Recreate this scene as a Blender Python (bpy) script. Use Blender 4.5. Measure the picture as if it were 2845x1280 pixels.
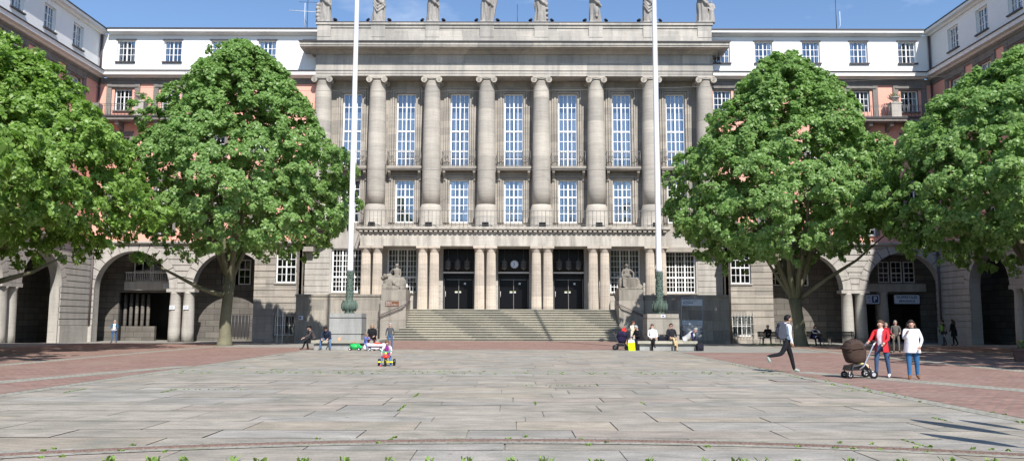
import bpy, bmesh, math, random
import numpy as np
from mathutils import Vector, Matrix

# ---------------------------------------------------------------- camera, sky, sun
S = bpy.context.scene
for o in list(bpy.data.objects): bpy.data.objects.remove(o)
C = S.collection
PI = math.pi; R = math.radians
sin, cos = math.sin, math.cos

cd = bpy.data.cameras.new('camera'); cam = bpy.data.objects.new('camera', cd); C.objects.link(cam)
cd.sensor_width = 36; cd.lens = 28.0; cd.clip_end = 2000; cd.clip_start = 0.1
cam.matrix_world = Matrix.Translation((0, 0, 1.6)) @ Matrix.Rotation(R(90 + 6.42), 4, 'X') @ Matrix.Rotation(R(0.12), 4, 'Z')
S.camera = cam
SUN_AZ, SUN_EL = 16.0, 44.5          # degrees right of straight behind the camera, and above the horizon
W = bpy.data.worlds.new('World'); S.world = W; W.use_nodes = True
nt = W.node_tree; nt.nodes.clear()
out = nt.nodes.new('ShaderNodeOutputWorld'); bg = nt.nodes.new('ShaderNodeBackground')
sky = nt.nodes.new('ShaderNodeTexSky'); sky.sky_type = 'NISHITA'; sky.sun_disc = False
sky.sun_elevation = R(SUN_EL); sky.sun_rotation = R(180 - SUN_AZ); sky.altitude = 200
sky.air_density = 1.0; sky.dust_density = 0.15; sky.ozone_density = 4.5
tc = nt.nodes.new('ShaderNodeTexCoord'); mp = nt.nodes.new('ShaderNodeMapping'); mp.inputs['Scale'].default_value = (1.6, 1.6, 4.2)
nz = nt.nodes.new('ShaderNodeTexNoise'); nz.inputs['Scale'].default_value = 2.1; nz.inputs['Detail'].default_value = 7; nz.inputs['Roughness'].default_value = 0.6
cr = nt.nodes.new('ShaderNodeValToRGB'); cr.color_ramp.elements[0].position = 0.56; cr.color_ramp.elements[1].position = 0.82
mx = nt.nodes.new('ShaderNodeMixRGB'); mx.inputs[2].default_value = (6.5, 7.0, 7.8, 1)
mm = nt.nodes.new('ShaderNodeMath'); mm.operation = 'MULTIPLY'; mm.inputs[1].default_value = 0.55
L = nt.links.new
L(tc.outputs['Generated'], mp.inputs[0]); L(mp.outputs[0], nz.inputs[0]); L(nz.outputs[0], cr.inputs[0]); L(cr.outputs[0], mm.inputs[0])
L(mm.outputs[0], mx.inputs[0]); L(sky.outputs[0], mx.inputs[1]); L(mx.outputs[0], bg.inputs[0]); bg.inputs[1].default_value = 0.11; L(bg.outputs[0], out.inputs[0])
sd = bpy.data.lights.new('sun', 'SUN'); sd.energy = 4.2; sd.angle = R(0.53); sd.color = (1, 0.955, 0.89)
sun = bpy.data.objects.new('sun', sd); C.objects.link(sun)
d = Vector((-sin(R(SUN_AZ)) * cos(R(SUN_EL)), cos(R(SUN_AZ)) * cos(R(SUN_EL)), -sin(R(SUN_EL))))
sun.rotation_euler = d.to_track_quat('-Z', 'Y').to_euler(); sun.location = (20, -30, 60)
S.view_settings.view_transform = 'Standard'; S.view_settings.look = 'None'; S.view_settings.exposure = 0.65; S.view_settings.gamma = 1
S.render.engine = 'CYCLES'

# ---------------------------------------------------------------- materials
def newmat(name):
    m = bpy.data.materials.new(name); m.use_nodes = True
    n = m.node_tree.nodes; b = n['Principled BSDF']; return m, n, m.node_tree.links.new, b
def plain(name, col, rough=0.6, metal=0, spec=0.4, emit=0, var=0.0, vs=8.0):
    m, n, l, b = newmat(name)
    b.inputs['Base Color'].default_value = (*col, 1); b.inputs['Roughness'].default_value = rough
    b.inputs['Metallic'].default_value = metal; b.inputs['Specular IOR Level'].default_value = spec
    if var:
        g = n.new('ShaderNodeNewGeometry'); t = n.new('ShaderNodeTexNoise'); t.inputs['Scale'].default_value = vs; t.inputs['Detail'].default_value = 5
        l(g.outputs['Position'], t.inputs[0])
        mr = n.new('ShaderNodeMapRange'); mr.inputs[1].default_value = .3; mr.inputs[2].default_value = .7
        mr.inputs[3].default_value = 1 - var; mr.inputs[4].default_value = 1 + var; l(t.outputs[0], mr.inputs[0])
        hs = n.new('ShaderNodeHueSaturation'); hs.inputs['Color'].default_value = (*col, 1); l(mr.outputs[0], hs.inputs['Value']); l(hs.outputs[0], b.inputs['Base Color'])
        bp = n.new('ShaderNodeBump'); bp.inputs['Strength'].default_value = .45; bp.inputs['Distance'].default_value = .02; l(t.outputs[0], bp.inputs['Height']); l(bp.outputs[0], b.inputs['Normal'])
    return m
def stone(name, ca, cb, cdirt, band=0.0, blocks=None, dirt=.5, bump=.02, fine=14., seed=0.):
    """weathered stone: two tones, fine grain, vertical dirt runs, horizontal bedding, per block tint"""
    m, n, l, b = newmat(name); b.inputs['Roughness'].default_value = .88; b.inputs['Specular IOR Level'].default_value = .25
    g = n.new('ShaderNodeNewGeometry'); P = g.outputs['Position']
    def noise(scale, vec=(1, 1, 1), det=5, rg=.55):
        mp = n.new('ShaderNodeMapping'); mp.inputs['Scale'].default_value = vec; mp.inputs['Location'].default_value = (seed, seed, seed); l(P, mp.inputs[0])
        t = n.new('ShaderNodeTexNoise'); t.inputs['Scale'].default_value = scale; t.inputs['Detail'].default_value = det; t.inputs['Roughness'].default_value = rg; l(mp.outputs[0], t.inputs[0]); return t.outputs[0]
    def ramp(v, a, c):
        r = n.new('ShaderNodeMapRange'); r.inputs[1].default_value = a; r.inputs[2].default_value = c; l(v, r.inputs[0]); return r.outputs[0]
    def mix(f, a, c, bt='MIX'):
        x = n.new('ShaderNodeMixRGB'); x.blend_type = bt
        for i, v in ((0, f), (1, a), (2, c)):
            if isinstance(v, (int, float)): x.inputs[i].default_value = v
            elif isinstance(v, tuple): x.inputs[i].default_value = (*v, 1)
            else: l(v, x.inputs[i])
        return x.outputs[0]
    c = mix(ramp(noise(.55), .35, .65), ca, cb)
    gr = noise(fine, det=6, rg=.7)
    c = mix(.35, c, mix(ramp(gr, .3, .7), tuple(v * .55 for v in ca), tuple(min(1, v * 1.3) for v in ca)))
    if band: c = mix(band, c, mix(ramp(noise(2.2, (.22, .22, 4.5), 6, .75), .38, .62), tuple(v * .6 for v in ca), tuple(min(1, v * 1.2) for v in cb)))
    st = n.new('ShaderNodeMath'); st.operation = 'MULTIPLY'; l(ramp(noise(1.3, (1.6, 1.6, .22), 6, .65), .44, .7), st.inputs[0]); st.inputs[1].default_value = dirt
    c = mix(st.outputs[0], c, cdirt)
    h = gr
    if blocks:
        sx = n.new('ShaderNodeSeparateXYZ'); l(P, sx.inputs[0]); cb_ = n.new('ShaderNodeCombineXYZ')
        ad = n.new('ShaderNodeMath'); l(sx.outputs[0], ad.inputs[0]); l(sx.outputs[1], ad.inputs[1]); l(ad.outputs[0], cb_.inputs[0]); l(sx.outputs[2], cb_.inputs[1])
        bt = n.new('ShaderNodeTexBrick'); bt.inputs['Scale'].default_value = 1; bt.inputs['Brick Width'].default_value = blocks[0]; bt.inputs['Row Height'].default_value = blocks[1]
        bt.inputs['Mortar Size'].default_value = blocks[2]; bt.inputs['Mortar Smooth'].default_value = .3
        bt.inputs['Color1'].default_value = (.78, .78, .78, 1); bt.inputs['Color2'].default_value = (1.12, 1.1, 1.07, 1); bt.inputs['Mortar'].default_value = (.5, .48, .46, 1)
        l(cb_.outputs[0], bt.inputs[0]); c = mix(1.0, c, bt.outputs[0], 'MULTIPLY')
    l(c, b.inputs['Base Color'])
    bp = n.new('ShaderNodeBump'); bp.inputs['Strength'].default_value = .5; bp.inputs['Distance'].default_value = bump; l(h, bp.inputs['Height']); l(bp.outputs[0], b.inputs['Normal'])
    return m
M = {}
M['stone'] = stone('shell limestone', (.38, .35, .31), (.45, .42, .37), (.2, .185, .165), band=.2, blocks=(1.7, .62, .006), dirt=.4)
M['column'] = stone('column limestone', (.43, .40, .355), (.5, .47, .42), (.25, .225, .195), band=.32, blocks=(9, 1.05, .003), dirt=.3)
M['porch'] = stone('stained porch stone', (.50, .465, .41), (.57, .535, .475), (.2, .185, .165), band=.15, dirt=.75, seed=4)
M['frieze'] = stone('entablature stone', (.42, .395, .355), (.53, .50, .455), (.24, .24, .235), band=.15, blocks=(2.4, 3, .004), dirt=.6, seed=8)
M['doric'] = stone('fluted column stone', (.52, .46, .39), (.58, .52, .45), (.33, .28, .23), band=.3, blocks=(9, .9, .004), dirt=.4, seed=2)
M['wallstone'] = stone('brown wall stone', (.365, .335, .295), (.43, .395, .35), (.2, .185, .165), band=.2, blocks=(1.5, .62, .006), dirt=.4, seed=5)
M['rustic'] = stone('rusticated stone', (.42, .395, .36), (.51, .485, .445), (.22, .205, .185), band=.2, dirt=.5, seed=7)
M['darkstone'] = stone('sooty stone', (0.200, 0.185, 0.173), (0.258, 0.240, 0.221), (.1, .1, .09), band=.25, dirt=.5, seed=3)
M['terrace'] = stone('terrace wall stone', (.34, .315, .275), (.41, .38, .335), (.17, .155, .13), band=.1, blocks=(1.9, .8, .008), dirt=.7, seed=12)
M['step'] = stone('step stone', (.37, .352, .295), (.44, .42, .355), (.25, .25, .2), band=.1, dirt=.4, blocks=(1.9, 9, .006), seed=6)
M['plinth'] = stone('grey plinth stone', (.31, .31, .30), (.39, .39, .375), (.2, .2, .19), band=.1, dirt=.7, seed=1)
M['statue'] = stone('statue sandstone', (.25, .228, .195), (.31, .285, .245), (.11, .1, .085), dirt=.85, fine=9, bump=.06, seed=9)
M['roofstatue'] = stone('roof statue stone', (0.338, 0.320, 0.298), (0.415, 0.390, 0.362), (0.152, 0.140, 0.131), dirt=.8, fine=7, bump=.05, seed=19)
M['white'] = stone('white render', (.80, .80, .79), (.84, .84, .83), (.66, .66, .66), dirt=.12, fine=30, bump=.004)
M['pink'] = stone('salmon render', (.80, .40, .315), (.84, .44, .35), (.66, .33, .26), dirt=.2, fine=30, bump=.004)
M['paintwhite'] = plain('white window paint', (.82, .82, .82), .4)
M['cornicewhite'] = plain('off white cornice', (.74, .73, .71), .6, var=.05, vs=2)
M['darkmetal'] = plain('dark flashing', (.07, .065, .07), .5, .3)
M['pipe'] = plain('brown downpipe', (.1, .075, .08), .5)
M['iron'] = plain('railing iron', (.17, .165, .16), .5, .5)
M['black'] = plain('black lacquer', (.012, .012, .014), .3)
M['passage'] = stone('shade-darkened passage stone', (.15, .14, .128), (.2, .187, .17), (.08, .075, .07), band=.2, blocks=(1.5, .52, .03), dirt=.4, seed=31)  # arcade shade is put into the colour, darker than the outer stone
M['room'] = plain('dim room', (.045, .043, .045), .9)
M['doorblack'] = plain('dark bronze door', (.006, .006, .008), .3, .0, .12)
M['verdigris'] = stone('patinated bronze', (.075, .11, .09), (.15, .2, .165), (.035, .04, .03), dirt=.8, fine=11, bump=.03, seed=15)
M['polewhite'] = plain('white pole paint', (.74, .74, .76), .3, var=.04, vs=1)
M['curtain'] = plain('net curtain', (.9, .89, .87), .9)
M['wood'] = plain('old bench wood', (.06, .055, .045), .7, var=.2)
M['clockface'] = plain('clock face', (.62, .68, .78), .3)
def glassmat(name, refl, tint, base):
    m, n, l, b = newmat(name); n.remove(b); o = n['Material Output']
    g = n.new('ShaderNodeBsdfGlossy'); g.inputs['Roughness'].default_value = .03; g.inputs['Color'].default_value = (*tint, 1)
    t = n.new('ShaderNodeBsdfTransparent'); t.inputs[0].default_value = (*base, 1)
    ge = n.new('ShaderNodeNewGeometry'); nn = n.new('ShaderNodeTexNoise'); nn.inputs['Scale'].default_value = .9; l(ge.outputs['Position'], nn.inputs[0])
    bp = n.new('ShaderNodeBump'); bp.inputs['Strength'].default_value = .25; bp.inputs['Distance'].default_value = .05; l(nn.outputs[0], bp.inputs['Height']); l(bp.outputs[0], g.inputs['Normal'])
    fr = n.new('ShaderNodeFresnel'); fr.inputs[0].default_value = 1.5
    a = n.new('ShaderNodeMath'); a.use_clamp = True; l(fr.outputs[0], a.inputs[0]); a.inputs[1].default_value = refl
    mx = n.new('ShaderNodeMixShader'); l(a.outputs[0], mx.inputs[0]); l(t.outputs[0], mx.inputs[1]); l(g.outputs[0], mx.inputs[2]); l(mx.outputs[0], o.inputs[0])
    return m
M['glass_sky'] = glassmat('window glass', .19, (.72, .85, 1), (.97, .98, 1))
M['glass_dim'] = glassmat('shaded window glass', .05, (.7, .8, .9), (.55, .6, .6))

# ---------------------------------------------------------------- helpers
def link(o, parent=None):
    C.objects.link(o)
    if parent: o.parent = parent
    return o
def tag(o, label=None, cat=None, group=None, kind=None):
    if label: o['label'] = label
    if cat: o['category'] = cat
    if group: o['group'] = group
    if kind: o['kind'] = kind
    return o
def thing(name, label, cat, loc=(0, 0, 0), rz=0, group=None, s=1):
    o = bpy.data.objects.new(name, None); o.empty_display_size = .3; link(o)
    o.location = loc; o.rotation_euler = (0, 0, rz); o.scale = (s, s, s)
    return tag(o, label, cat, group)
def kids(o): return [c for c in C.objects if c.parent == o]
def copy_tree(o, parent=None):
    c = o.copy(); C.objects.link(c); c.parent = parent
    for ch in kids(o): copy_tree(ch, c)
    return c

class MB:
    def __init__(s, T=None):
        s.v = []; s.f = []; s.m = []; s.sm = []; s.mats = []; s.T = T
    def mi(s, m):
        if m not in s.mats: s.mats.append(m)
        return s.mats.index(m)
    def add(s, vs, fs, m, smooth=False):
        b = len(s.v)
        for p in vs:
            p = Vector(p)
            s.v.append(tuple(s.T @ p) if s.T else tuple(p))
        k = s.mi(m)
        for f in fs: s.f.append([b + i for i in f]); s.m.append(k); s.sm.append(smooth)
        return s
    def box(s, x0, x1, y0, y1, z0, z1, m):
        v = [(x, y, z) for z in (z0, z1) for y in (y0, y1) for x in (x0, x1)]
        return s.add(v, [(0, 2, 3, 1), (4, 5, 7, 6), (0, 1, 5, 4), (2, 6, 7, 3), (0, 4, 6, 2), (1, 3, 7, 5)], m)
    def cbox(s, c, sz, m, rot=None):
        v = []
        for z in (-.5, .5):
            for y in (-.5, .5):
                for x in (-.5, .5):
                    p = Vector((x * sz[0], y * sz[1], z * sz[2]))
                    if rot: p = rot @ p
                    v.append(p + Vector(c))
        return s.add(v, [(0, 2, 3, 1), (4, 5, 7, 6), (0, 1, 5, 4), (2, 6, 7, 3), (0, 4, 6, 2), (1, 3, 7, 5)], m)
    def ext(s, pts, a, b, m, axis='y', smooth=False):
        """extrude a 2-D polygon. axis y: pts (x,z); z: (x,y); x: (y,z)"""
        fn = {'y': lambda p, d: (p[0], d, p[1]), 'z': lambda p, d: (p[0], p[1], d), 'x': lambda p, d: (d, p[0], p[1])}[axis]
        n = len(pts); v = [fn(p, a) for p in pts] + [fn(p, b) for p in pts]
        f = [list(range(n)), list(range(2 * n - 1, n - 1, -1))] + [(i, i + n, (i + 1) % n + n, (i + 1) % n) for i in range(n)]
        return s.add(v, f, m, smooth)
    def lathe(s, cx, cy, prof, m, seg=24, flute=0, namp=0, smooth=True, ell=1.0, cap=True):
        v = []; f = []; n = seg
        for (r, z) in prof:
            for i in range(n):
                a = 2 * PI * i / n; rr = r
                if flute: rr = r * (1 - namp * abs(sin(a * flute / 2.0)) ** .7) if False else r * (1 - namp * (i % 2))
                v.append((cx + rr * cos(a), cy + rr * sin(a) * ell, z))
        for k in range(len(prof) - 1):
            for i in range(n):
                j = (i + 1) % n; f.append((k * n + i, k * n + j, (k + 1) * n + j, (k + 1) * n + i))
        if cap: f.append(list(range(n - 1, -1, -1))); f.append([(len(prof) - 1) * n + i for i in range(n)])
        return s.add(v, f, m, smooth)
    def tube(s, pts, r, m, seg=8, smooth=True, cap=True):
        pts = [Vector(p) for p in pts]; n = len(pts)
        rs = r if isinstance(r, (list, tuple)) else [r] * n
        v = []; f = []; up = None
        for k, p in enumerate(pts):
            t = (pts[min(k + 1, n - 1)] - pts[max(k - 1, 0)]).normalized()
            if up is None:
                up = Vector((0, 0, 1)) if abs(t.z) < .9 else Vector((1, 0, 0))
            a = t.cross(up).normalized(); b = a.cross(t).normalized(); up = b
            for i in range(seg):
                an = 2 * PI * i / seg; v.append(p + (a * cos(an) + b * sin(an)) * rs[k])
        for k in range(n - 1):
            for i in range(seg):
                j = (i + 1) % seg; f.append((k * seg + i, (k + 1) * seg + i, (k + 1) * seg + j, k * seg + j))
        if cap: f.append(list(range(seg))); f.append([(n - 1) * seg + i for i in range(seg - 1, -1, -1)])
        return s.add(v, f, m, smooth)
    def ball(s, c, r, m, seg=12, rings=8, rot=None):
        r = (r, r, r) if isinstance(r, (int, float)) else r
        v = []; f = []
        for k in range(rings + 1):
            t = PI * k / rings
            for i in range(seg):
                a = 2 * PI * i / seg; p = Vector((r[0] * sin(t) * cos(a), r[1] * sin(t) * sin(a), r[2] * cos(t)))
                if rot: p = rot @ p
                v.append(p + Vector(c))
        for k in range(rings):
            for i in range(seg):
                j = (i + 1) % seg; f.append((k * seg + i, (k + 1) * seg + i, (k + 1) * seg + j, k * seg + j))
        return s.add(v, f, m, True)
    def torus(s, c, R_, r, m, axis='x', seg=24, ms=8):
        v = []; f = []
        for i in range(seg):
            a = 2 * PI * i / seg
            for j in range(ms):
                b = 2 * PI * j / ms; q = R_ + r * cos(b); w = r * sin(b)
                p = {'x': (w, q * cos(a), q * sin(a)), 'y': (q * cos(a), w, q * sin(a)), 'z': (q * cos(a), q * sin(a), w)}[axis]
                v.append(Vector(p) + Vector(c))
        for i in range(seg):
            for j in range(ms):
                f.append((i * ms + j, ((i + 1) % seg) * ms + j, ((i + 1) % seg) * ms + (j + 1) % ms, i * ms + (j + 1) % ms))
        return s.add(v, f, m, True)
    def cyl(s, a, b, r, m, seg=16): return s.tube([a, b], r, m, seg, smooth=False)
    def mesh(s, name, fix=True):
        me = bpy.data.meshes.new(name); me.from_pydata(s.v, [], s.f)
        for m in s.mats: me.materials.append(m)
        me.polygons.foreach_set('material_index', s.m); me.polygons.foreach_set('use_smooth', s.sm)
        if fix:
            b = bmesh.new(); b.from_mesh(me); bmesh.ops.recalc_face_normals(b, faces=b.faces); b.to_mesh(me); b.free()
        me.update(); return me
    def build(s, name, parent=None, fix=True):
        return link(bpy.data.objects.new(name, s.mesh(name, fix)), parent)

def smooth(t): t = max(0, min(1, t)); return t * t * (3 - 2 * t)
def gz(x, y):
    """the ground falls gently to the wings of the building"""
    return -.28 * smooth((y - 53) / 13) * smooth((abs(x) - 11) / 5.5)

def wall_holes(mb, u0, u1, z0, z1, holes, m, d=0, reveal=.3, mr=None):
    us = sorted({u0, u1, *[h[0] for h in holes], *[h[1] for h in holes]}); zs = sorted({z0, z1, *[h[2] for h in holes], *[h[3] for h in holes]})
    us = [u for u in us if u0 <= u <= u1]; zs = [z for z in zs if z0 <= z <= z1]
    for i in range(len(us) - 1):
        for j in range(len(zs) - 1):
            uc = (us[i] + us[i + 1]) / 2; zc = (zs[j] + zs[j + 1]) / 2
            if any(h[0] < uc < h[1] and h[2] < zc < h[3] for h in holes): continue
            mb.add([(us[i], d, zs[j]), (us[i + 1], d, zs[j]), (us[i + 1], d, zs[j + 1]), (us[i], d, zs[j + 1])], [(0, 1, 2, 3)], m)
    for a, b, c, e in holes:
        mb.add([(a, d, c), (b, d, c), (b, d, e), (a, d, e), (a, d + reveal, c), (b, d + reveal, c), (b, d + reveal, e), (a, d + reveal, e)],
               [(0, 4, 5, 1), (1, 5, 6, 2), (2, 6, 7, 3), (3, 7, 4, 0)], mr or m)

# window: local frame x across, y into the wall (0 = frame plane), z from the opening's foot
wcache = {}
def window(parent, T, uc, z0, w, h, d=.22, trans=(), rows=(3,), cols=2, sashes=2, glass='glass_dim', surround=None, sill=None, curtain=False, var=0, mun=.04, lab=None, frame_w=.09, open_left=False):
    key = (round(w, 3), round(h, 3), d, tuple(trans), tuple(rows), cols, sashes, glass, surround, sill, curtain, mun, frame_w, open_left, var)
    if key not in wcache:
        mats = {}
        s = MB(); 
        if surround:
            sw, sp, sm, st = surround
            s.box(-w / 2 - sw, -w / 2, -d - sp, -d + .05, 0, h, M[sm]); s.box(w / 2, w / 2 + sw, -d - sp, -d + .05, 0, h, M[sm])
            s.box(-w / 2 - sw, w / 2 + sw, -d - sp, -d + .05, h, h + sw * st, M[sm])
            s.box(-w / 2 - sw - .06, w / 2 + sw + .06, -d - sp - .08, -d + .05, h + sw * st, h + sw * st + .1, M[sm])
            s.box(-w / 2 - sw * .45, w / 2 + sw * .45, -d - sp - .03, -d - sp + .02, h + sw * .4, h + sw * .4 + .05, M[sm])
        # room behind the glass
        dd = .9
        s.add([(-w / 2, .06, 0), (w / 2, .06, 0), (w / 2, .06, h), (-w / 2, .06, h), (-w / 2, dd, 0), (w / 2, dd, 0), (w / 2, dd, h), (-w / 2, dd, h)],
              [(0, 4, 5, 1), (1, 5, 6, 2), (2, 6, 7, 3), (3, 7, 4, 0), (4, 7, 6, 5)], M['room'])
        mats['window'] = s.mesh('window', False)
        f = MB(); pw = M['paintwhite']; fw = frame_w
        f.box(-w / 2, -w / 2 + fw, -.04, .05, 0, h, pw); f.box(w / 2 - fw, w / 2, -.04, .05, 0, h, pw)
        f.box(-w / 2 + fw, w / 2 - fw, -.04, .05, 0, fw, pw); f.box(-w / 2 + fw, w / 2 - fw, -.04, .05, h - fw, h, pw)
        zs = [fw] + list(trans) + [h - fw]
        for t in trans: f.box(-w / 2 + fw, w / 2 - fw, -.055, .04, t - fw * .55, t + fw * .55, pw)
        iw = w - 2 * fw
        for k in range(1, sashes):
            x = -iw / 2 + iw * k / sashes; f.box(x - fw * .5, x + fw * .5, -.05, .045, fw, h - fw, pw)
        for q in range(len(zs) - 1):
            a, b_ = zs[q], zs[q + 1]; nr = rows[q] if q < len(rows) else rows[-1]
            for r_ in range(1, nr):
                z = a + (b_ - a) * r_ / nr; f.box(-iw / 2, iw / 2, -.015, .02, z - mun / 2, z + mun / 2, pw)
            for k in range(sashes):
                for c_ in range(1, cols):
                    x = -iw / 2 + iw * (k + c_ / cols) / sashes; f.box(x - mun / 2, x + mun / 2, -.018, .022, a, b_, pw)
        mats['frame'] = f.mesh('frame')
        p = MB(); nn = max(1, sashes); rnd = random.Random(int(w * 97 + h * 31) + var * 7)
        # every sash leans a hair differently so its reflection differs
        for q in range(len(zs) - 1):
            for k in range(nn):
                x0 = -iw / 2 + iw * k / nn; x1 = x0 + iw / nn; t1, t2 = rnd.uniform(-.012, .012), rnd.uniform(-.012, .012)
                p.add([(x0, .025 + t1, zs[q]), (x1, .025 + t2, zs[q]), (x1, .025 - t1, zs[q + 1]), (x0, .025 - t2, zs[q + 1])], [(0, 1, 2, 3)], M[glass])
        mats['pane'] = p.mesh('pane', False)
        if sill:
            q = MB(); q.box(-w / 2 - .08, w / 2 + .08, -d - .16, .0, -.11, 0, M[sill]); mats['sill'] = q.mesh('sill')
        if curtain:
            q = MB(); rr = random.Random(3 + var)
            for sgn in (-1, 1):
                if curtain == 'drawn':
                    x0, x1 = (-w / 2 + .12, -.1) if sgn < 0 else (.1, w / 2 - .12)
                    zz = [.12, h * .755]; x0 += rr.uniform(0, .12); x1 -= rr.uniform(0, .12)
                else:
                    ww_ = rr.uniform(.2, .55); x0, x1 = (-w / 2 + .06, -w / 2 + ww_) if sgn < 0 else (w / 2 - ww_, w / 2 - .06); zz = [.1, h * .95]
                n = 14; vs = []
                for z in zz:
                    for i in range(n + 1):
                        t = i / n; vs.append((x0 + (x1 - x0) * t + (.0 if z > 1 or curtain == 'drawn' else -sgn * -.0), .12 + .035 * sin(t * 19 + sgn + var), z))
                q.add(vs, [(i, i + 1, n + 2 + i, n + 1 + i) for i in range(n)], M['curtain'], True)
            mats['curtain'] = q.mesh('curtain', False)
        wcache[key] = mats
    mats = wcache[key]
    o = link(bpy.data.objects.new('window', mats['window']), parent)
    o.matrix_basis = (T or Matrix()) @ Matrix.Translation((uc, d, z0))
    if lab: o['label'] = lab
    for k in ('frame', 'pane', 'sill', 'curtain'):
        if k in mats: link(bpy.data.objects.new(k, mats[k]), o)
    return o
# ---------------------------------------------------------------- ground
def gnoise(nodes, l, P, scale, det=4, vec=(1, 1, 1)):
    mp = nodes.new('ShaderNodeMapping'); mp.inputs['Scale'].default_value = vec; l(P, mp.inputs[0])
    t = nodes.new('ShaderNodeTexNoise'); t.inputs['Scale'].default_value = scale; t.inputs['Detail'].default_value = det; t.inputs['Roughness'].default_value = .6; l(mp.outputs[0], t.inputs[0]); return t.outputs[0]
def paving(name, mode):
    m, n, l, b = newmat(name); b.inputs['Roughness'].default_value = .8; b.inputs['Specular IOR Level'].default_value = .3
    g = n.new('ShaderNodeNewGeometry'); P = g.outputs['Position']
    def mix(f, a, c, bt='MIX'):
        x = n.new('ShaderNodeMixRGB'); x.blend_type = bt
        for i, v in ((0, f), (1, a), (2, c)):
            if isinstance(v, (int, float)): x.inputs[i].default_value = v
            elif isinstance(v, tuple): x.inputs[i].default_value = (*v, 1)
            else: l(v, x.inputs[i])
        return x.outputs[0]
    def ramp(v, a, c):
        r = n.new('ShaderNodeMapRange'); r.inputs[1].default_value = a; r.inputs[2].default_value = c; l(v, r.inputs[0]); return r.outputs[0]
    fine = gnoise(n, l, P, 26, 6); mid = gnoise(n, l, P, 2.2, 6, (.45, 1, 1)); big = gnoise(n, l, P, .35, 4)
    if mode == 'slab':
        at = n.new('ShaderNodeVertexColor'); at.layer_name = 'tint'; c = at.outputs[0]
        c = mix(.62, c, mix(ramp(mid, .3, .7), (.58, .58, .57), (1.38, 1.36, 1.32)), 'MULTIPLY'); c = mix(.55, c, mix(ramp(gnoise(n, l, P, 7, 6, (.35, 1.6, 1)), .32, .68), (.66, .66, .65), (1.28, 1.27, 1.25)), 'MULTIPLY')
        c = mix(ramp(gnoise(n, l, P, .8, 7), .52, .74), c, (.215, .21, .175)); c = mix(ramp(gnoise(n, l, P, 3.1, 3), .70, .76), c, (.13, .12, .105))
        c = mix(.35, c, mix(ramp(fine, .3, .7), (.5, .5, .5), (1.4, 1.4, 1.4)), 'MULTIPLY')
        h = fine
    else:
        bt = n.new('ShaderNodeTexBrick'); bt.inputs['Scale'].default_value = 1
        if mode == 'brick':
            bw, rh, ms = .24, .17, .016; c1, c2, mo = (.265, .155, .13), (.34, .205, .17), (.21, .17, .145)
        else:
            bw, rh, ms = .17, .14, .014; c1, c2, mo = (.315, .30, .265), (.365, .345, .305), (.25, .245, .19)
        bt.inputs['Brick Width'].default_value = bw; bt.inputs['Row Height'].default_value = rh; bt.inputs['Mortar Size'].default_value = ms
        bt.inputs['Color1'].default_value = (*c1, 1); bt.inputs['Color2'].default_value = (*c2, 1); bt.inputs['Mortar'].default_value = (*mo, 1)
        wv = n.new('ShaderNodeTexNoise'); wv.inputs['Scale'].default_value = 1.3; l(P, wv.inputs[0]); va = n.new('ShaderNodeVectorMath'); va.operation = 'MULTIPLY_ADD'
        l(wv.outputs[1], va.inputs[0]); va.inputs[1].default_value = (.12, .12, 0); l(P, va.inputs[2]); l(va.outputs[0], bt.inputs[0])
        c = bt.outputs[0]; c = mix(.5, c, mix(ramp(mid, .3, .7), (.65, .63, .6), (1.3, 1.3, 1.3)), 'MULTIPLY')
        c = mix(.6, c, mix(ramp(gnoise(n, l, P, 5, 4), .3, .72), (.6, .6, .6), (1.25, 1.25, 1.25)), 'MULTIPLY')
        if mode == 'sett': c = mix(ramp(gnoise(n, l, P, 1.7, 6), .55, .75), c, (.21, .225, .14))
        else: c = mix(ramp(big, .5, .75), c, (.29, .215, .18))
        h = bt.outputs[1]
    l(c, b.inputs['Base Color'])
    bp = n.new('ShaderNodeBump'); bp.inputs['Strength'].default_value = .6; bp.inputs['Distance'].default_value = .012
    if mode != 'slab': bp.invert = True
    l(h, bp.inputs['Height']); l(bp.outputs[0], b.inputs['Normal'])
    return m
M['slab'] = paving('flagstone', 'slab'); M['brick'] = paving('red clinker paving', 'brick'); M['sett'] = paving('small grey setts', 'sett')
M['moss'] = stone('mossy joint filling', (.245, .235, .195), (.29, .28, .235), (.19, .19, .15), fine=30)
M['grit'] = stone('grey concrete paving', (.27, .26, .235), (.33, .315, .285), (.2, .19, .17), dirt=.3, seed=2)

def sheet(name, x0, x1, y0, y1, dz, m, nx=None, ny=None, poly=None):
    mb = MB(); nx = nx or max(1, int((x1 - x0) / 1.5)); ny = ny or max(1, int((y1 - y0) / 1.5)); v = []
    for j in range(ny + 1):
        for i in range(nx + 1):
            x = x0 + (x1 - x0) * i / nx; y = y0 + (y1 - y0) * j / ny
            if poly: x, y = poly(i / nx, j / ny)
            v.append((x, y, gz(x, y) + dz))
    mb.add(v, [(j * (nx + 1) + i, j * (nx + 1) + i + 1, (j + 1) * (nx + 1) + i + 1, (j + 1) * (nx + 1) + i) for j in range(ny) for i in range(nx)], m)
    return mb.build(name, None, False)
base = MB(); xs = [-500, -80] + list(np.arange(-60, 61, 1.5)) + [80, 500]; ys = [-500, -60] + list(np.arange(-30, 90, 1.5)) + [120, 700]
base.add([(x, y, gz(x, y) - .016) for y in ys for x in xs], [(j * len(xs) + i, j * len(xs) + i + 1, (j + 1) * len(xs) + i + 1, (j + 1) * len(xs) + i) for j in range(len(ys) - 1) for i in range(len(xs) - 1)], M['moss'])
tag(base.build('ground', None, False), kind='structure')
# concrete margin round the square
tag(sheet('pavement', -60, 60, 41, 74, -.012, M['grit']), kind='structure')
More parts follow.
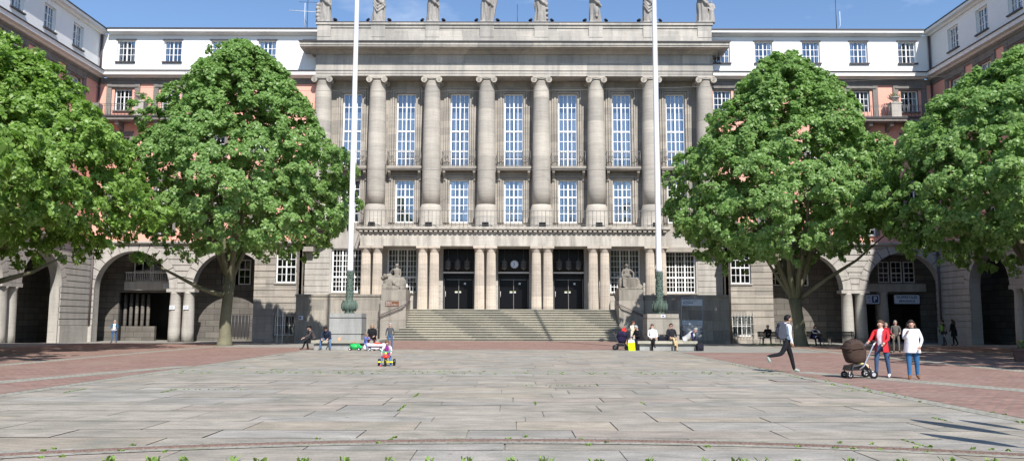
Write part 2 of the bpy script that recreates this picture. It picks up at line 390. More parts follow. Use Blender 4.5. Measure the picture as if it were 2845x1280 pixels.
# big flagstones, each its own tint, laid in courses with open mossy joints
rnd = random.Random(11)
XL, XR = -10.6, 8.1
mb = MB(); tints = []; joints = []
y = -12.0
skip = [(9.75, 11.5), (24.1, 25.5)]
while y < 62.4:
    near = y < 26
    h = rnd.choice([.62, .75, .8, .9, 1.0]) if near else rnd.choice([.8, .95, 1.1])
    y1 = min(y + h, 62.45)
    for a, b in skip:
        if b > 24 and y < b and y1 > a: y1 = a if y < a - .05 else y1
    if any(b > 24 and a - .05 <= y < b for a, b in skip): y = 25.5; continue
    if y < 8.6 and y1 > 8.6: y1 = 8.6
    xa, xb = (XL, XR) if y < 42.5 else (XL, XR)
    x = xa - rnd.uniform(0, 1.5)
    while x < xb:
        w = rnd.choice([1.1, 1.5, 1.8, 2.1, 2.5, 2.9]); x1 = min(x + w, xb); x0 = max(x, xa)
        if xb - x1 < .5: x1 = xb
        if x1 - x0 > .15:
            g = .006 if rnd.random() < .75 else .012; dz = rnd.uniform(-.002, .002)
            v = [(x0 + g, y + g), (x1 - g, y + g), (x1 - g, y1 - g), (x0 + g, y1 - g)]
            v = [(p + rnd.uniform(-.006, .006), q + rnd.uniform(-.006, .006)) for p, q in v]
            mb.add([(p, q, dz) for p, q in v], [(0, 1, 2, 3)], M['slab'])
            t = rnd.random(); k = rnd.uniform(.9, 1.1)
            c = (.335, .305, .262) if t < .6 else (.32, .302, .275) if t < .82 else (.355, .312, .255) if t < .93 else (.345, .3, .26)
            tints.append(tuple(q * k for q in c)); joints.append((x0, y, x1, y1))
        x = x1
        if x1 >= xb: break
    y = y1
fl = mb.build('flagstone_paving', None, False)
ca = fl.data.color_attributes.new('tint', 'FLOAT_COLOR', 'CORNER'); i = 0
for p, c in zip(fl.data.polygons, tints):
    for k in p.loop_indices: ca.data[k].color = (*c, 1)
tag(fl, kind='structure')
# red clinker fields, kerb-like strips of setts between them
for k, (x0, x1, y0, y1) in enumerate([(8.5, 16.2, -8, 40.5), (16.9, 29, 6, 50), (-17.6, -11.0, -8, 47.0), (-28.5, -18.3, 4, 57.5), (-9.9, 8.6, 43.9, 62.4)]):
    tag(sheet('brick_paving', x0, x1, y0, y1, .004, M['brick']), kind='structure')
for k, (x0, x1, y0, y1) in enumerate([(8.12, 8.5, -8, 42.4), (16.2, 16.9, 6, 50), (-11.0, -10.62, -8, 47), (-18.3, -17.6, 4, 57), (-10.6, 8.1, 24.1, 25.5)]):
    tag(sheet('sett_strip', x0, x1, y0, y1, .0, M['sett']), kind='structure')
def band(x0, y0, x1, y1, w, z):
    m_ = MB(); n = 12; a = Vector((x0, y0, 0)); b = Vector((x1, y1, 0)); t = (b - a).normalized(); s_ = Vector((-t.y, t.x, 0)) * w / 2; v = []
    for i in range(n + 1):
        p = a.lerp(b, i / n)
        for q in (p - s_, p + s_): v.append((q.x, q.y, gz(q.x, q.y) + z))
    m_.add(v, [(2 * i, 2 * i + 1, 2 * i + 3, 2 * i + 2) for i in range(n)], M['sett']); return tag(m_.build('sett_strip', None, False), kind='structure')
band(9.0, 25.4, 16.2, 9.0, .8, .008); band(-11.2, 27.8, -15.5, 11.0, .8, .008); band(16.9, 44.5, 29, 37, .8, .008)
# slim slotted drain in a big arc, bedded in setts
Rd, cy0 = 16.4, -5.55
dr = MB(); st = MB(); n = 150; vv = []; sv = []
for i in range(n + 1):
    a = R(90 - 33 + 66 * i / n)
    for rr, L_ in ((Rd - .045, vv), (Rd + .045, vv)): L_.append((.25 + rr * cos(a), cy0 + rr * sin(a), .022))
    for rr in (Rd - .22, Rd + .3): sv.append((.25 + rr * cos(a), cy0 + rr * sin(a), .0075))
st.add(sv, [(2 * i, 2 * i + 1, 2 * i + 3, 2 * i + 2) for i in range(n)], M['sett']); tag(st.build('sett_strip', None, False), kind='structure')
M['rust'] = plain('rusty drain iron', (.2, .135, .115), .8, .2, var=.35, vs=40)
# two rails with rungs between them
for rr in (Rd - .04, Rd + .026):
    v = []
    for i in range(n + 1):
        a = R(90 - 33 + 66 * i / n)
        for q, z in ((rr, .006), (rr, .028), (rr + .018, .028), (rr + .018, .006)): v.append((.25 + q * cos(a), cy0 + q * sin(a), z))
    dr.add(v, [(4 * i + k, 4 * i + 4 + k, 4 * i + 4 + (k + 1) % 4, 4 * i + (k + 1) % 4) for i in range(n) for k in range(4)], M['rust'])
nr = 330
for i in range(nr):
    a = R(90 - 33 + 66 * (i + .5) / nr); p = Vector((.25 + Rd * cos(a), cy0 + Rd * sin(a), .019)); dr.cbox(p, (.028, .06, .012), M['rust'], Matrix.Rotation(a - PI / 2 + .35, 3, 'Z'))
tag(dr.build('drain_channel'), 'thin rusty slotted iron drain strip curving across the foreground paving', 'drain')
# manhole-like slab frame
mbx = MB()
for a, b, c, e in ((7.0, 8.1, 21.35, 21.41), (7.0, 8.1, 22.0, 22.06), (7.0, 7.06, 21.41, 22.0), (8.04, 8.1, 21.41, 22.0)): mbx.box(a, b, c, e, .004, .012, M['rust'])
mbx.box(7.06, 8.04, 21.41, 22.0, .0, .009, M['grit'])
tag(mbx.build('manhole_cover'), 'flat rectangular iron framed cover in the paving near the walking boy', 'manhole cover')

# weeds in the joints
M['weed'] = plain('weed green', (.15, .24, .05), .6)
gv = []; gf = []
def tuft(x, y, r_, h):
    for _ in range(rnd.randint(6, 12)):
        a = rnd.uniform(0, 2 * PI); q = r_ * rnd.random() ** .5; bx, by = x + q * cos(a), y + q * sin(a) * .6
        a2 = rnd.uniform(0, 2 * PI); hh = h * rnd.uniform(.4, 1); ln = hh * rnd.uniform(.2, 1.1); w = rnd.uniform(.006, .016)
        k = len(gv); tx, ty = bx + ln * cos(a2), by + ln * sin(a2); px_, py_ = -sin(a2) * w, cos(a2) * w
        gv.extend([(bx - px_, by - py_, 0), (bx + px_, by + py_, 0), (bx + (tx - bx) * .6 + px_ * 1.4, by + (ty - by) * .6 + py_ * 1.4, hh * .8), (tx, ty, hh), (bx + (tx - bx) * .6 - px_ * 1.4, by + (ty - by) * .6 - py_ * 1.4, hh * .8)])
        gf.append((k, k + 1, k + 2, k + 3, k + 4))
x = -4.6
while x < 6:
    tuft(x, 9.28 + rnd.uniform(-.05, .05), .075, .075)
    if rnd.random() < .5: tuft(x + .06, 9.22, .06, .06)
    x += rnd.uniform(.3, .62)
for (x0, y0, x1, y1) in joints:
    if y0 > 27 or y0 < 8: continue
    if rnd.random() < .1:                       # a joint running away from the camera
        t = rnd.random() * .5
        while t < 1:
            tuft(x0, y0 + (y1 - y0) * t, .02, .022); t += .12
    if rnd.random() < .05:
        t = rnd.random()
        while t < 1:
            tuft(x0 + (x1 - x0) * t, y0, .025, .02); t += rnd.uniform(.03, .08)
for k in range(40):
    a = R(rnd.uniform(60, 120)); rr = Rd + rnd.choice([.4, .36, -.3, .2, -.1]); tuft(.25 + rr * cos(a), cy0 + rr * sin(a), .035, .035)
for k in range(90): tuft(rnd.uniform(-10.5, 8), rnd.choice([24.15, 24.5, 24.9, 25.45]) + rnd.uniform(-.04, .04), .05, .03)
for k in range(50): tuft(rnd.choice([8.12, 8.5, 8.3]) + rnd.uniform(-.03, .03), rnd.uniform(9, 30), .04, .03)
for k in range(160): tuft(rnd.uniform(16.5, 22), rnd.uniform(53.5, 57), .1, .07)
me = bpy.data.meshes.new('grass'); me.from_pydata(gv, [], gf); me.materials.append(M['weed'])
tag(link(bpy.data.objects.new('grass', me)), 'small green weeds growing in the paving joints', 'weeds', kind='stuff')
for v in me.vertices: v.co.z += gz(v.co.x, v.co.y) - .002

# ---------------------------------------------------------------- town hall, central block
cx, P = .15, 4.81
hall = thing('town_hall', 'stone town hall with giant columns, porch and roof statues between the pink wings', 'building')
HY = 69.6
bays = [cx + P * k for k in range(-3, 4)]; axes = [cx + P * (k + .5) for k in range(-4, 4)]
x0b, x1b = -17.25, 17.6
w = MB(); T0 = Matrix.Translation((0, HY, 0))
w.T = T0
holes = [(b - .86, b + .86, 15.05, 21.75) for b in bays] + [(b - .86, b + .86, 10.1, 13.95) for b in bays]
wall_holes(w, x0b, x1b, 9.2, 22.9, holes, M['wallstone'], 0, .3)
gw = [-14.47, -9.6, 9.9, 14.77]; doors = [cx - P, cx, cx + P]
holes2 = [(g - 1.33, g + 1.33, 3.98, 7.83) for g in gw] + [(g - 1.36, g + 1.36, 2.5, 7.93) for g in doors]
wall_holes(w, -18.1, 18.4, 0 - .3, 9.2, holes2, M['rustic'], -.02, .5)
# body behind, side faces and roof, so that it stands as a building
w.box(x0b, x1b, .95, 14, 0, 27.2, M['wallstone']); w.box(x0b - .85, x0b, .5, 14, 0, 9.19, M['wallstone']); w.box(x1b, x1b + .8, .5, 14, 0, 9.19, M['wallstone'])
for xx in (x0b, x1b): w.add([(xx, 0, 9.2), (xx, .95, 9.2), (xx, .95, 27), (xx, 0, 27)], [(0, 1, 2, 3)], M['wallstone'])
for xx in (-18.1, 18.4): w.add([(xx, 0, -.3), (xx, .95, -.3), (xx, .95, 9.2), (xx, 0, 9.2)], [(0, 1, 2, 3)], M['wallstone'])
# course joints on the ground-floor wall (raised blocks)
z = 2.5
while z < 9.0:
    for a, b in ((-18.1, -15.95), (-13.0, -11.08), (-8.12, -6.2), (6.5, 8.4), (11.38, 13.28), (16.25, 18.4), (-3.2, -1.3), (1.6, 3.5)):
        if z > 7.4: continue
        w.box(a, b, -.06, -.02, z + .035, z + .48, M['rustic'])
    z += .5
# moulded frames round the tall windows, panels beside them
for b in bays:
    for (za, zb) in ((15.05, 21.75), (10.1, 13.95)):
        for dx, pr in ((.86, .13), (1.06, .2), (1.26, .12)):
            ww = .16
            w.box(b - dx - ww, b - dx, -pr, 0, za - .0, zb + dx - .86, M['wallstone']); w.box(b + dx, b + dx + ww, -pr, 0, za - .0, zb + dx - .86, M['wallstone'])
            w.box(b - dx - ww, b + dx + ww, -pr - .003, 0, zb + dx - .86, zb + dx - .86 + ww, M['wallstone'])
w.build('wall', hall, False)
# entablature
e = MB(); FY = 67.85; fm = M['frieze']
e.box(x0b, x1b, FY + .06, HY + .4, 22.85, 23.32, fm)
e.box(x0b - .02, x1b + .02, FY + .03, FY + .3, 23.05, 23.32, fm)
e.box(x0b - .05, x1b + .05, FY - .03, HY + .4, 23.32, 23.42, fm)
e.box(x0b, x1b, FY, HY + .4, 23.42, 24.75, fm)
e.ext([(FY - .0, 24.75), (FY - .16, 24.75), (FY - .2, 24.83), (FY - .42, 24.95), (FY - .46, 25.05), (HY + 3, 25.05), (HY + 3, 24.75)], x0b - .4, x1b + .4, fm, 'x')
e.ext([(66.62, 25.06), (66.62, 25.12), (66.55, 25.2), (66.55, 25.42), (66.5, 25.46), (HY + 5, 25.46), (HY + 5, 25.0), (FY - .4, 25.05)], x0b - 1.15, x1b + 1.15, fm, 'x')
e.build('entablature', hall)
e = MB(); e.box(x0b - 1.22, x1b + 1.22, 66.42, HY + 5.1, 25.47, 25.53, M['darkmetal']); e.build('flashing', hall)
# parapet
e = MB(); PY = 68.0
e.box(x0b, x1b, PY + .06, PY + .7, 25.5, 27.5, fm); e.box(x0b, x1b, PY - .02, PY + .1, 25.5, 26.5, fm); e.box(x0b, x1b, PY - .02, PY + .1, 27.25, 27.5, fm)
for a in axes: e.box(max(x0b, a - .62), min(x1b, a + .62), PY - .05, PY + .2, 26.4, 27.52, fm)
e.box(x0b - .12, x1b + .12, PY - .14, PY + .9, 27.5, 27.7, fm); e.build('parapet', hall)
e = MB(); e.box(x0b - .15, x1b + .15, PY - .17, PY + .95, 27.7, 27.76, M['darkmetal']); e.build('coping', hall)
# giant columns
CY = 68.6
colm = MB(); colm.lathe(0, 0, [(.80, 11.5), (.80, 13), (.785, 16), (.75, 19), (.70, 21.5), (.665, 22.35), (.70, 22.4), (.70, 22.46)], M['column'], 40)
cap = MB()
cap.box(-.74, .74, -.74, .74, 22.72, 22.86, M['column']); cap.box(-.62, .62, -.7, .7, 22.5, 22.73, M['column'])
for sx in (-1, 1):
    for yy in (-.72, .6):
        cap.tube([(sx * .66, yy - .04, 22.52), (sx * .66, yy + .16, 22.52)], .27, M['column'], 20, smooth=False)
        cap.torus((sx * .66, yy - .04, 22.52), .235, .04, M['column'], 'y', 20, 6); cap.torus((sx * .66, yy - .05, 22.52), .12, .035, M['column'], 'y', 16, 6)
        cap.ball((sx * .66, yy - .07, 22.52), .055, M['column'], 8, 6)
    cap.tube([(sx * .66, -.6, 22.52), (sx * .66, 0, 22.56), (sx * .66, .6, 22.52)], [.22, .16, .22], M['column'], 14)
cap.tube([(-.5, -.75, 22.66), (0, -.76, 22.6), (.5, -.75, 22.66)], .05, M['column'], 8); cap.ball((0, -.76, 22.72), .07, M['column'], 8, 6)
bs = MB(); bs.lathe(0, 0, [(1.0, 9.4), (1.0, 9.7), (.97, 9.72), (.96, 11.0), (.94, 11.2), (.85, 11.44), (.81, 11.52)], M['column'], 40)
mc, mcap, mbs = colm.mesh('column'), cap.mesh('capital'), bs.mesh('column_base')
for a in axes:
    o = link(bpy.data.objects.new('column', mc), hall); o.location = (a, CY, 0)
    for nme, m_ in (('capital', mcap), ('column_base', mbs)): link(bpy.data.objects.new(nme, m_), o)
# windows of the main floor
for bi, b in enumerate(bays):
    window(hall, T0, b, 15.05, 1.72, 6.7, d=.24, trans=(1.48, 3.28), rows=(2, 2, 3), cols=2, glass='glass_sky', curtain='drawn', var=bi, mun=.06, frame_w=.125)
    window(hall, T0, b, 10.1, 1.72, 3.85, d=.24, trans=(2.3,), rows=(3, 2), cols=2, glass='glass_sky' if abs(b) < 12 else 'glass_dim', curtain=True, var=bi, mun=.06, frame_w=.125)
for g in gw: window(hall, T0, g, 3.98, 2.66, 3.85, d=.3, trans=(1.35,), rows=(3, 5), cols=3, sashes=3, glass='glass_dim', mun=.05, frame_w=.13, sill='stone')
# small balconies
bm_ = MB()
bm_.box(-1.52, 1.52, -1.0, 0, 14.78, 14.99, M['wallstone']); bm_.box(-1.45, 1.45, -.93, 0, 14.68, 14.78, M['wallstone'])
for sx in (-1, 1): bm_.ext([(-.85, 14.68), (-.8, 14.45), (-.3, 14.1), (-.24, 13.85), (-.2, 13.8), (0, 13.8), (0, 14.68)], sx * 1.32 - .11, sx * 1.32 + .11, M['wallstone'], 'x')
rl = MB()
for y_ in (16.3,): 
    rl.box(-1.48, 1.48, -.97, -.94, 16.28, 16.32, M['iron']); rl.box(-1.48, 1.48, -.97, -.94, 15.06, 15.09, M['iron'])
    for sx in (-1.48, 1.45): rl.box(sx, sx + .03, -.94, 0, 16.28, 16.32, M['iron'])
for i in range(17):
    x = -1.465 + 2.93 * i / 16; rl.tube([(x, -.955, 15), (x, -.955, 16.3)], .014 if i % 4 else .024, M['iron'], 5)
for sx in (-1, 1):
    for i in range(4): rl.tube([(sx * 1.465, -.2 - .22 * i, 15), (sx * 1.465, -.2 - .22 * i, 16.3)], .012, M['iron'], 5)
    for q in (1.2, .98):                       # scroll work at the ends
        pts = [(sx * (q + .09 * cos(t) * (1 - t / 9)), -.97, 15.72 + .2 * sin(t * 1.1)) for t in [k * .55 for k in range(14)]]
        rl.tube(pts, .02, M['iron'], 5)
mb1, mb2 = bm_.mesh('balcony'), rl.mesh('railing')
for b in bays:
    o = link(bpy.data.objects.new('balcony', mb1), hall); o.location = (b, HY, 0); link(bpy.data.objects.new('railing', mb2), o)
# porch
p = MB(); pm = M['porch']; px0, px1 = -12.8, 12.95
p.box(px0, px1, 66.85, HY, 7.8, 9.0, pm); p.box(px0 - .06, px1 + .06, 66.79, HY, 8.86, 8.98, pm)
for i in range(62):
    x = px0 + .1 + (px1 - px0 - .2) * i / 61; p.box(x - .13, x + .13, 66.55, 66.8, 8.98, 9.1, pm)
p.ext([(66.6, 9.1), (66.5, 9.14), (66.42, 9.2), (66.4, 9.38), (66.46, 9.4), (HY, 9.4), (HY, 9.1)], px0 - .35, px1 + .35, pm, 'x')
p.build('porch', hall)
p = MB(); dm = M['doric']
p.lathe(0, 0, [(.44, 2.5), (.44, 2.62), (.425, 3.6), (.40, 5.6), (.375, 7.25), (.37, 7.32)], dm, 40, 1, .085, smooth=False)
dc = MB(); dc.lathe(0, 0, [(.37, 7.32), (.385, 7.36), (.38, 7.4), (.44, 7.5), (.49, 7.6), (.49, 7.62)], dm, 30); dc.box(-.52, .52, -.52, .52, 7.62, 7.8, dm)
m1, m2 = p.mesh('porch_column'), dc.mesh('capital')
for k in range(-3, 3):
    for sx in (-.49, .49):
        o = link(bpy.data.objects.new('porch_column', m1), hall); o.location = (cx + P * (k + .5) + sx, 67.35, 0); o.rotation_euler.z = .08; link(bpy.data.objects.new('capital', m2), o).rotation_euler.z = -.08
M['ngreen'] = plain('notice green', (.35, .42, .2))
for g in doors:
    dr_ = MB(); dr_.T = Matrix.Translation((g, HY, 0)); K = M['doorblack']
    dr_.box(-1.36, 1.36, .5, .6, 2.5, 7.93, K)
    dr_.box(-1.36, 1.36, .3, .5, 5.45, 5.6, K)
    for x in (-.03, -1.3, 1.24): dr_.box(x, x + .06, .4, .5, 2.5, 5.2, M['iron'])
    dr_.box(-1.1, 1.1, .38, .5, 5.1, 5.16, M['iron'])
    dv = dr_.build('door', hall)
    q = MB(); q.T = dr_.T; q.box(-1.35, 1.35, -.12, .1, 5.66, 5.78, M['cornicewhite']); q.box(-1.35, 1.35, -.02, .25, 5.55, 5.66, K); q.build('transom', dv)
    q = MB(); q.T = dr_.T
    for i in range(34): x = -1.3 + 2.6 * i / 33; q.tube([(x, -.06, 5.78), (x, -.06, 6.75 + .0)], .009, M['iron'], 4)
    q.build('grille', dv)
    q = MB(); q.T = dr_.T
    for (x, z) in ((-.22, 4.02), (.08, 4.02)):
        q = MB(); q.T = dr_.T
        q.box(x - .12, x + .12, .475, .49, z - .04, z + .03, M['paintwhite']); q.box(x - .12, x + .12, .475, .49, z + .05, z + .12, M['ngreen']); q.build('notice', dv)
    q = MB(); q.T = dr_.T; q.box(.45, .62, .475, .49, 4.7, 4.87, M['clockface']); q.build('notice', dv)
    q = MB(); q.T = dr_.T; q.tube([(-1.15, .35, 3.6), (-1.15, .3, 3.7), (-1.15, .3, 4.0), (-1.15, .35, 4.1)], .02, M['cornicewhite'], 6); q.build('handle', dv)
lm = M['iron']; M['lanternglass'] = plain('lantern glass', (.1, .105, .12), .15)
lt = MB(); lt.lathe(0, 0, [(.02, 1.0), (.05, .96), (.06, .88), (.16, .8), (.27, .7), (.27, .66)], lm, 8, smooth=False)
lt.lathe(0, 0, [(.25, .15), (.22, .1), (.1, .03), (.05, 0), (.02, -.06)], lm, 8, smooth=False)
for i in range(8): a = 2 * PI * i / 8; lt.tube([(.22 * cos(a), .22 * sin(a), .12), (.24 * cos(a), .24 * sin(a), .68)], .014, lm, 4)
lt.tube([(0, 0, .98), (0, 0, 2.35)], .008, lm, 4)
lg = MB(); lg.lathe(0, 0, [(.2, .12), (.22, .68)], M['lanternglass'], 8, smooth=False); lb = MB(); lb.ball((0, -.1, .42), .06, M['cornicewhite'])
ml, mg, mbb = lt.mesh('lantern'), lg.mesh('pane'), lb.mesh('bulb')
lampid = 0
for di, (g, offs) in enumerate(((doors[0], (-.85, -.05, .78)), (doors[1], (-.8, .85)), (doors[2], (-.85, -.05, .8)))):
    for oi, x in enumerate(offs):
        o = link(bpy.data.objects.new('hanging_lantern', ml)); o.location = (g + x, 68.95, 5.95); o.scale = (1, 1, .97)
        side = {0: 'left', 1: 'middle', 2: 'right'}[di]; pos = ('leftmost', 'middle one', 'rightmost')[oi] if len(offs) == 3 else ('one left of the clock', 'one right of the clock')[oi]
        tag(o, 'dark iron lantern hanging in the %s doorway of the porch, %s' % (side, pos), 'lantern', 'lanterns hanging in the porch doorways')
        link(bpy.data.objects.new('pane', mg), o); link(bpy.data.objects.new('bulb', mbb), o)
ck = thing('clock', 'round pale clock with black hands hanging in the middle doorway', 'clock', (cx + .07, 68.9, 6.4))
q = MB(); q.tube([(0, .0, 0), (0, .12, 0)], .37, M['clockface'], 32, smooth=False); q.build('clock_face', ck)
q = MB(); q.torus((0, 0, 0), .37, .03, M['black'], 'y', 32, 8); q.tube([(0, .06, .36), (0, .06, 1.38)], .02, M['black'], 6); q.build('clock_case', ck)
q = MB()
for i in range(12):
    a = PI * i / 6; rt = Matrix.Rotation(a, 3, 'Y'); q.cbox(rt @ Vector((0, -.006, .285)), (.026, .008, .08), M['black'], rt)
q.build('hour_marks', ck)
for nm, a, ln, wd in (('hour_hand', R(-25), .2, .04), ('minute_hand', R(212), .29, .028)):
    q = MB(); rt = Matrix.Rotation(a, 3, 'Y'); q.cbox(rt @ Vector((0, -.018 - (.01 if ln > .25 else 0), ln / 2 - .03)), (wd, .008, ln), M['black'], rt); q.build(nm, ck)
# landing and steps
stp = thing('entrance_steps', 'wide flight of pale stone steps leading up to the porch doors', 'steps')
N, TR, RS = 13, .32, 2.5 / 13; SY = 62.62
for k in range(N):
    q = MB(); y0 = SY + k * TR; xa, xb = (-10.9 + .35 * k, 11.0 - .35 * k) if k < 6 else (-8.5 + (k - 5) * .0, 8.6)
    if k == N - 1: ye = 67.0
    else: ye = y0 + TR + .06
    if k < 6: xa, xb = -10.3 + .33 * k, 10.4 - .33 * k
    z1 = RS * (k + 1)
    q.box(xa, xb, y0, ye, z1 - .06, z1, M['step']); q.box(xa + .02, xb - .02, y0 + .1, ye, z1 - RS - .004, z1 - .062, M['step'])
    q.build('step', stp)
q = MB(); q.box(-8.5, 8.6, 67.0, HY + .6, 2.0, 2.498, M['step']); q.box(-12.8, -8.5, 67, HY - .03, 0, 2.5, M['step']); q.box(8.6, 12.95, 67, HY - .03, 0, 2.5, M['step']); q.build('landing', stp)
# terraces either side, with copings, and statue pedestals
for sgn, a, b in ((-1, -17.45, -10.6), (1, 10.7, 17.55)):
    tr = thing('terrace', 'stone terrace wall left of the steps, behind the left flagpole' if sgn < 0 else 'stone terrace wall right of the steps, half shaded by the tree', 'terrace wall', ((a + b) / 2, 64.6, 0))
    tr_off = Matrix.Translation((-(a + b) / 2, -64.6, 0))
    q = MB(tr_off); 
    wx = (a + .15, a + 1.3) if False else None
    q.box(a, b, 64.6, HY - .1, -.3, 3.5, M['terrace']); q.box(a - .05, b, 64.52, HY - .1, 3.5, 3.66, M['terrace']); q.box(a - .02, b, 64.54, 64.7, -.3, .9, M['terrace']); q.build('wall', tr)
    # basement grille, left terrace only seen beside the plinth
    gx = (-14.3, -13.0) if sgn < 0 else (12.9, 14.2)
    q = MB(tr_off); q.box(gx[0], gx[1], 64.49, 64.53, .1, 1.1, M['room']); q.build('basement_window', tr)
    q = MB(tr_off); m_ = plain('pale fence rail', (.6, .55, .42), .6)
    for i in range(5): x = gx[0] + (gx[1] - gx[0]) * i / 4; q.tube([(x, 64.4, 0), (x, 64.4, 1.75)], .022, m_, 6)
    q.box(gx[0] - .1, gx[1] + .1, 64.38, 64.41, 1.25, 1.3, m_); q.build('railing', tr)
for sgn, a, b in ((-1, -10.55, -8.5), (1, 8.6, 10.6)):
    pd = thing('statue_pedestal', 'tall stone pedestal %s of the steps carrying a seated statue%s' % (('left', ' and a brown plaque') if sgn < 0 else ('right', '')), 'pedestal', ((a + b) / 2, 64.2, 0))
    of = Matrix.Translation((-(a + b) / 2, -64.2, 0))
    q = MB(of); q.box(a, b, 64.2, 66.99, -.3, 3.2, M['terrace']); q.box(a + .04, b - .04, 64.24, 66.95, 3.2, 4.06, M['terrace']); q.build('plinth', pd)
    hr = MB(of); x = (b + .12 if sgn < 0 else a - .12); xo = (a - .05 if sgn < 0 else b + .05)
    # the handrail climbs beside the steps, then crosses the pedestal front and drops outside
    pts = [(xo, 64.0, .15), (xo, 64.0, 1.85), (xo + sgn * -.1, 63.98, 2.0), (x - sgn * -.35, 63.95, 2.75), (x, 64.2, 2.95), (x, 66.6, 3.9)]
    hr.tube(pts, .035, M['pipe'], 8); hr.tube([Vector(p_) + Vector((0, .02, -.12)) for p_ in pts[2:]], .022, M['pipe'], 6)
    hr.tube([(xo, 64.0, .1), (xo, 64.0, 2.9 if sgn < 0 else 1.9)], .03, M['pipe'], 8)
    hr.tube([(xo, 64, 1.85), (xo + sgn * .15, 63.98, 1.4), (xo + sgn * .15, 63.98, 1.25), (xo, 64, 1.3)], .02, M['pipe'], 6)
    hr.build('handrail', pd)
# balcony rail over the porch
rl = MB(); ry = 66.6; x = px0 - .2; i = 0
while x < px1 + .25:
    rl.tube([(x, ry, 9.4), (x, ry, 10.78)], .014 if i % 3 else .024, M['iron'], 5); x += .33; i += 1
rl.box(px0 - .2, px1 + .2, ry - .02, ry + .02, 10.76, 10.8, M['iron']); rl.box(px0 - .2, px1 + .2, ry - .012, ry + .012, 9.55, 9.58, M['iron'])
for xx in (px0 - .2, px1 + .2):
    rl.box(xx - .015, xx + .015, ry, HY, 10.76, 10.8, M['iron'])
    for k in range(9): rl.tube([(xx, ry + .33 * k, 9.4), (xx, ry + .33 * k, 10.78)], .014, M['iron'], 5)
rl.build('porch_railing', hall)
# floodlights
fl_ = MB(); fl_.cbox((0, 0, .22), (.24, .16, .17), M['black'], Matrix.Rotation(-.6, 3, 'X')); fl_.box(-.14, .14, -.02, .02, 0, .1, M['black']); fl_.tube([(0, 0, 0), (0, 0, .16)], .03, M['black'], 6)
fg = MB(); fg.cbox((0, .075, .27), (.2, .02, .13), M['lanternglass'], Matrix.Rotation(-.6, 3, 'X')); mf, mfg = fl_.mesh('floodlight'), fg.mesh('lens')
def flood(x, y, z, label, s=1, rz=0):
    o = link(bpy.data.objects.new('floodlight', mf)); o.location = (x, y, z); o.scale = (s, s, s); o.rotation_euler.z = rz
    tag(o, label, 'floodlight', 'black floodlights on the town hall'); link(bpy.data.objects.new('lens', mfg), o)
ordn = ['leftmost', 'second', 'third', 'fourth', 'fifth', 'sixth', 'seventh', 'rightmost']
for i, a in enumerate(axes[1:7]):
    for sx in ((-.13, .13)):
        flood(a + sx, 66.85, 9.41, 'black floodlight on the porch balcony under giant column %s, %s one of a pair' % (['two', 'three', 'four', 'five', 'six', 'seven'][i], 'left' if sx < 0 else 'right'), 1.25)
# ---------------------------------------------------------------- side buildings
def arch_front(mb, u0, u1, ztop, arches, piers, m, zs=4.2, d=-.7, depth=.9, cols=None):
    """rusticated wall with round arches; arches (centre, radius); piers: solid spans below the springing"""
    ring = .72
    def solid(z, R_extra):
        if z < zs: return [list(p) for p in piers]
        spans = [[u0, u1]]
        for (c, r) in arches:
            rr = r + R_extra; h = rr * rr - (z - zs) ** 2
            if h <= 0: continue
            h = math.sqrt(h); ns = []
            for a, b in spans:
                if c - h > a: ns.append([a, min(b, c - h)])
                if c + h < b: ns.append([max(a, c + h), b])
            spans = [q for q in ns if q[1] - q[0] > 0.02]
        return spans
    def strips(z0, z1, gap, Rx, dd, dp):
        za, zb = z0 + gap / 2, z1 - gap / 2; n = 3; zz = [za + (zb - za) * k / n for k in range(n + 1)]
        S_ = [solid(z + (1e-4 if k < n else -1e-4), Rx) for k, z in enumerate(zz)]
        cnt = min(len(s) for s in S_)
        if any(len(s) != cnt for s in S_):
            mid = solid((za + zb) / 2, Rx)
            for a, b in mid: mb.ext([(a, za), (b, za), (b, zb), (a, zb)], dd, dp, m)
            return
        for i in range(cnt):
            L_ = [(S_[k][i][0], zz[k]) for k in range(n + 1)]; R2 = [(S_[k][i][1], zz[k]) for k in range(n + 1)]
            mb.ext(L_ + R2[::-1], dd, dp, m)
    z = -.3; rows = [(-.3, 1.1)]; z = 1.1
    while z < zs - .3: rows.append((z, z + .52)); z += .52
    rows[-1] = (rows[-1][0], zs); z = zs
    while z < ztop - .2: rows.append((z, min(z + .5, ztop))); z += .5
    for k, (a, b) in enumerate(rows):
        strips(a, b, .07 if k else .0, ring if a >= zs else 0, d - (.07 if k == 0 else 0), d + .14)
    # core behind the joints follows the arch exactly
    n = 26; z = -.3
    lv = [-.3, zs] + [zs + (ztop - zs) * (k / n) for k in range(1, n + 1)]
    for k in range(len(lv) - 1):
        if k and False: pass
        strips(lv[k], lv[k + 1], 0, 0, d + .1 + .0005 * (k % 2), d + depth)
    # voussoirs
    for (c, r) in arches:
        nb = 13
        for i in range(nb):
            a0 = PI * i / nb + .011; a1 = PI * (i + 1) / nb - .011; pts = []
            for q in range(5): a = a0 + (a1 - a0) * q / 4; pts.append((c + r * cos(a), zs + r * sin(a)))
            for q in range(4, -1, -1): a = a0 + (a1 - a0) * q / 4; pts.append((c + (r + ring - .02) * cos(a), min(ztop - .002, zs + (r + ring - .02) * sin(a))))
            pts = [(min(max(x, u0), u1), z) for x, z in pts]
            mb.ext(pts, d - .003, d + .1, m)
        # soffit
        vs = []; nn = 24
        for i in range(nn + 1):
            a = PI * i / nn; vs += [(c + (r - .003) * cos(a), d, zs + (r - .003) * sin(a)), (c + (r - .003) * cos(a), d + depth, zs + (r - .003) * sin(a))]
        mb.add(vs, [(2 * i, 2 * i + 2, 2 * i + 3, 2 * i + 1) for i in range(nn)], m, True)

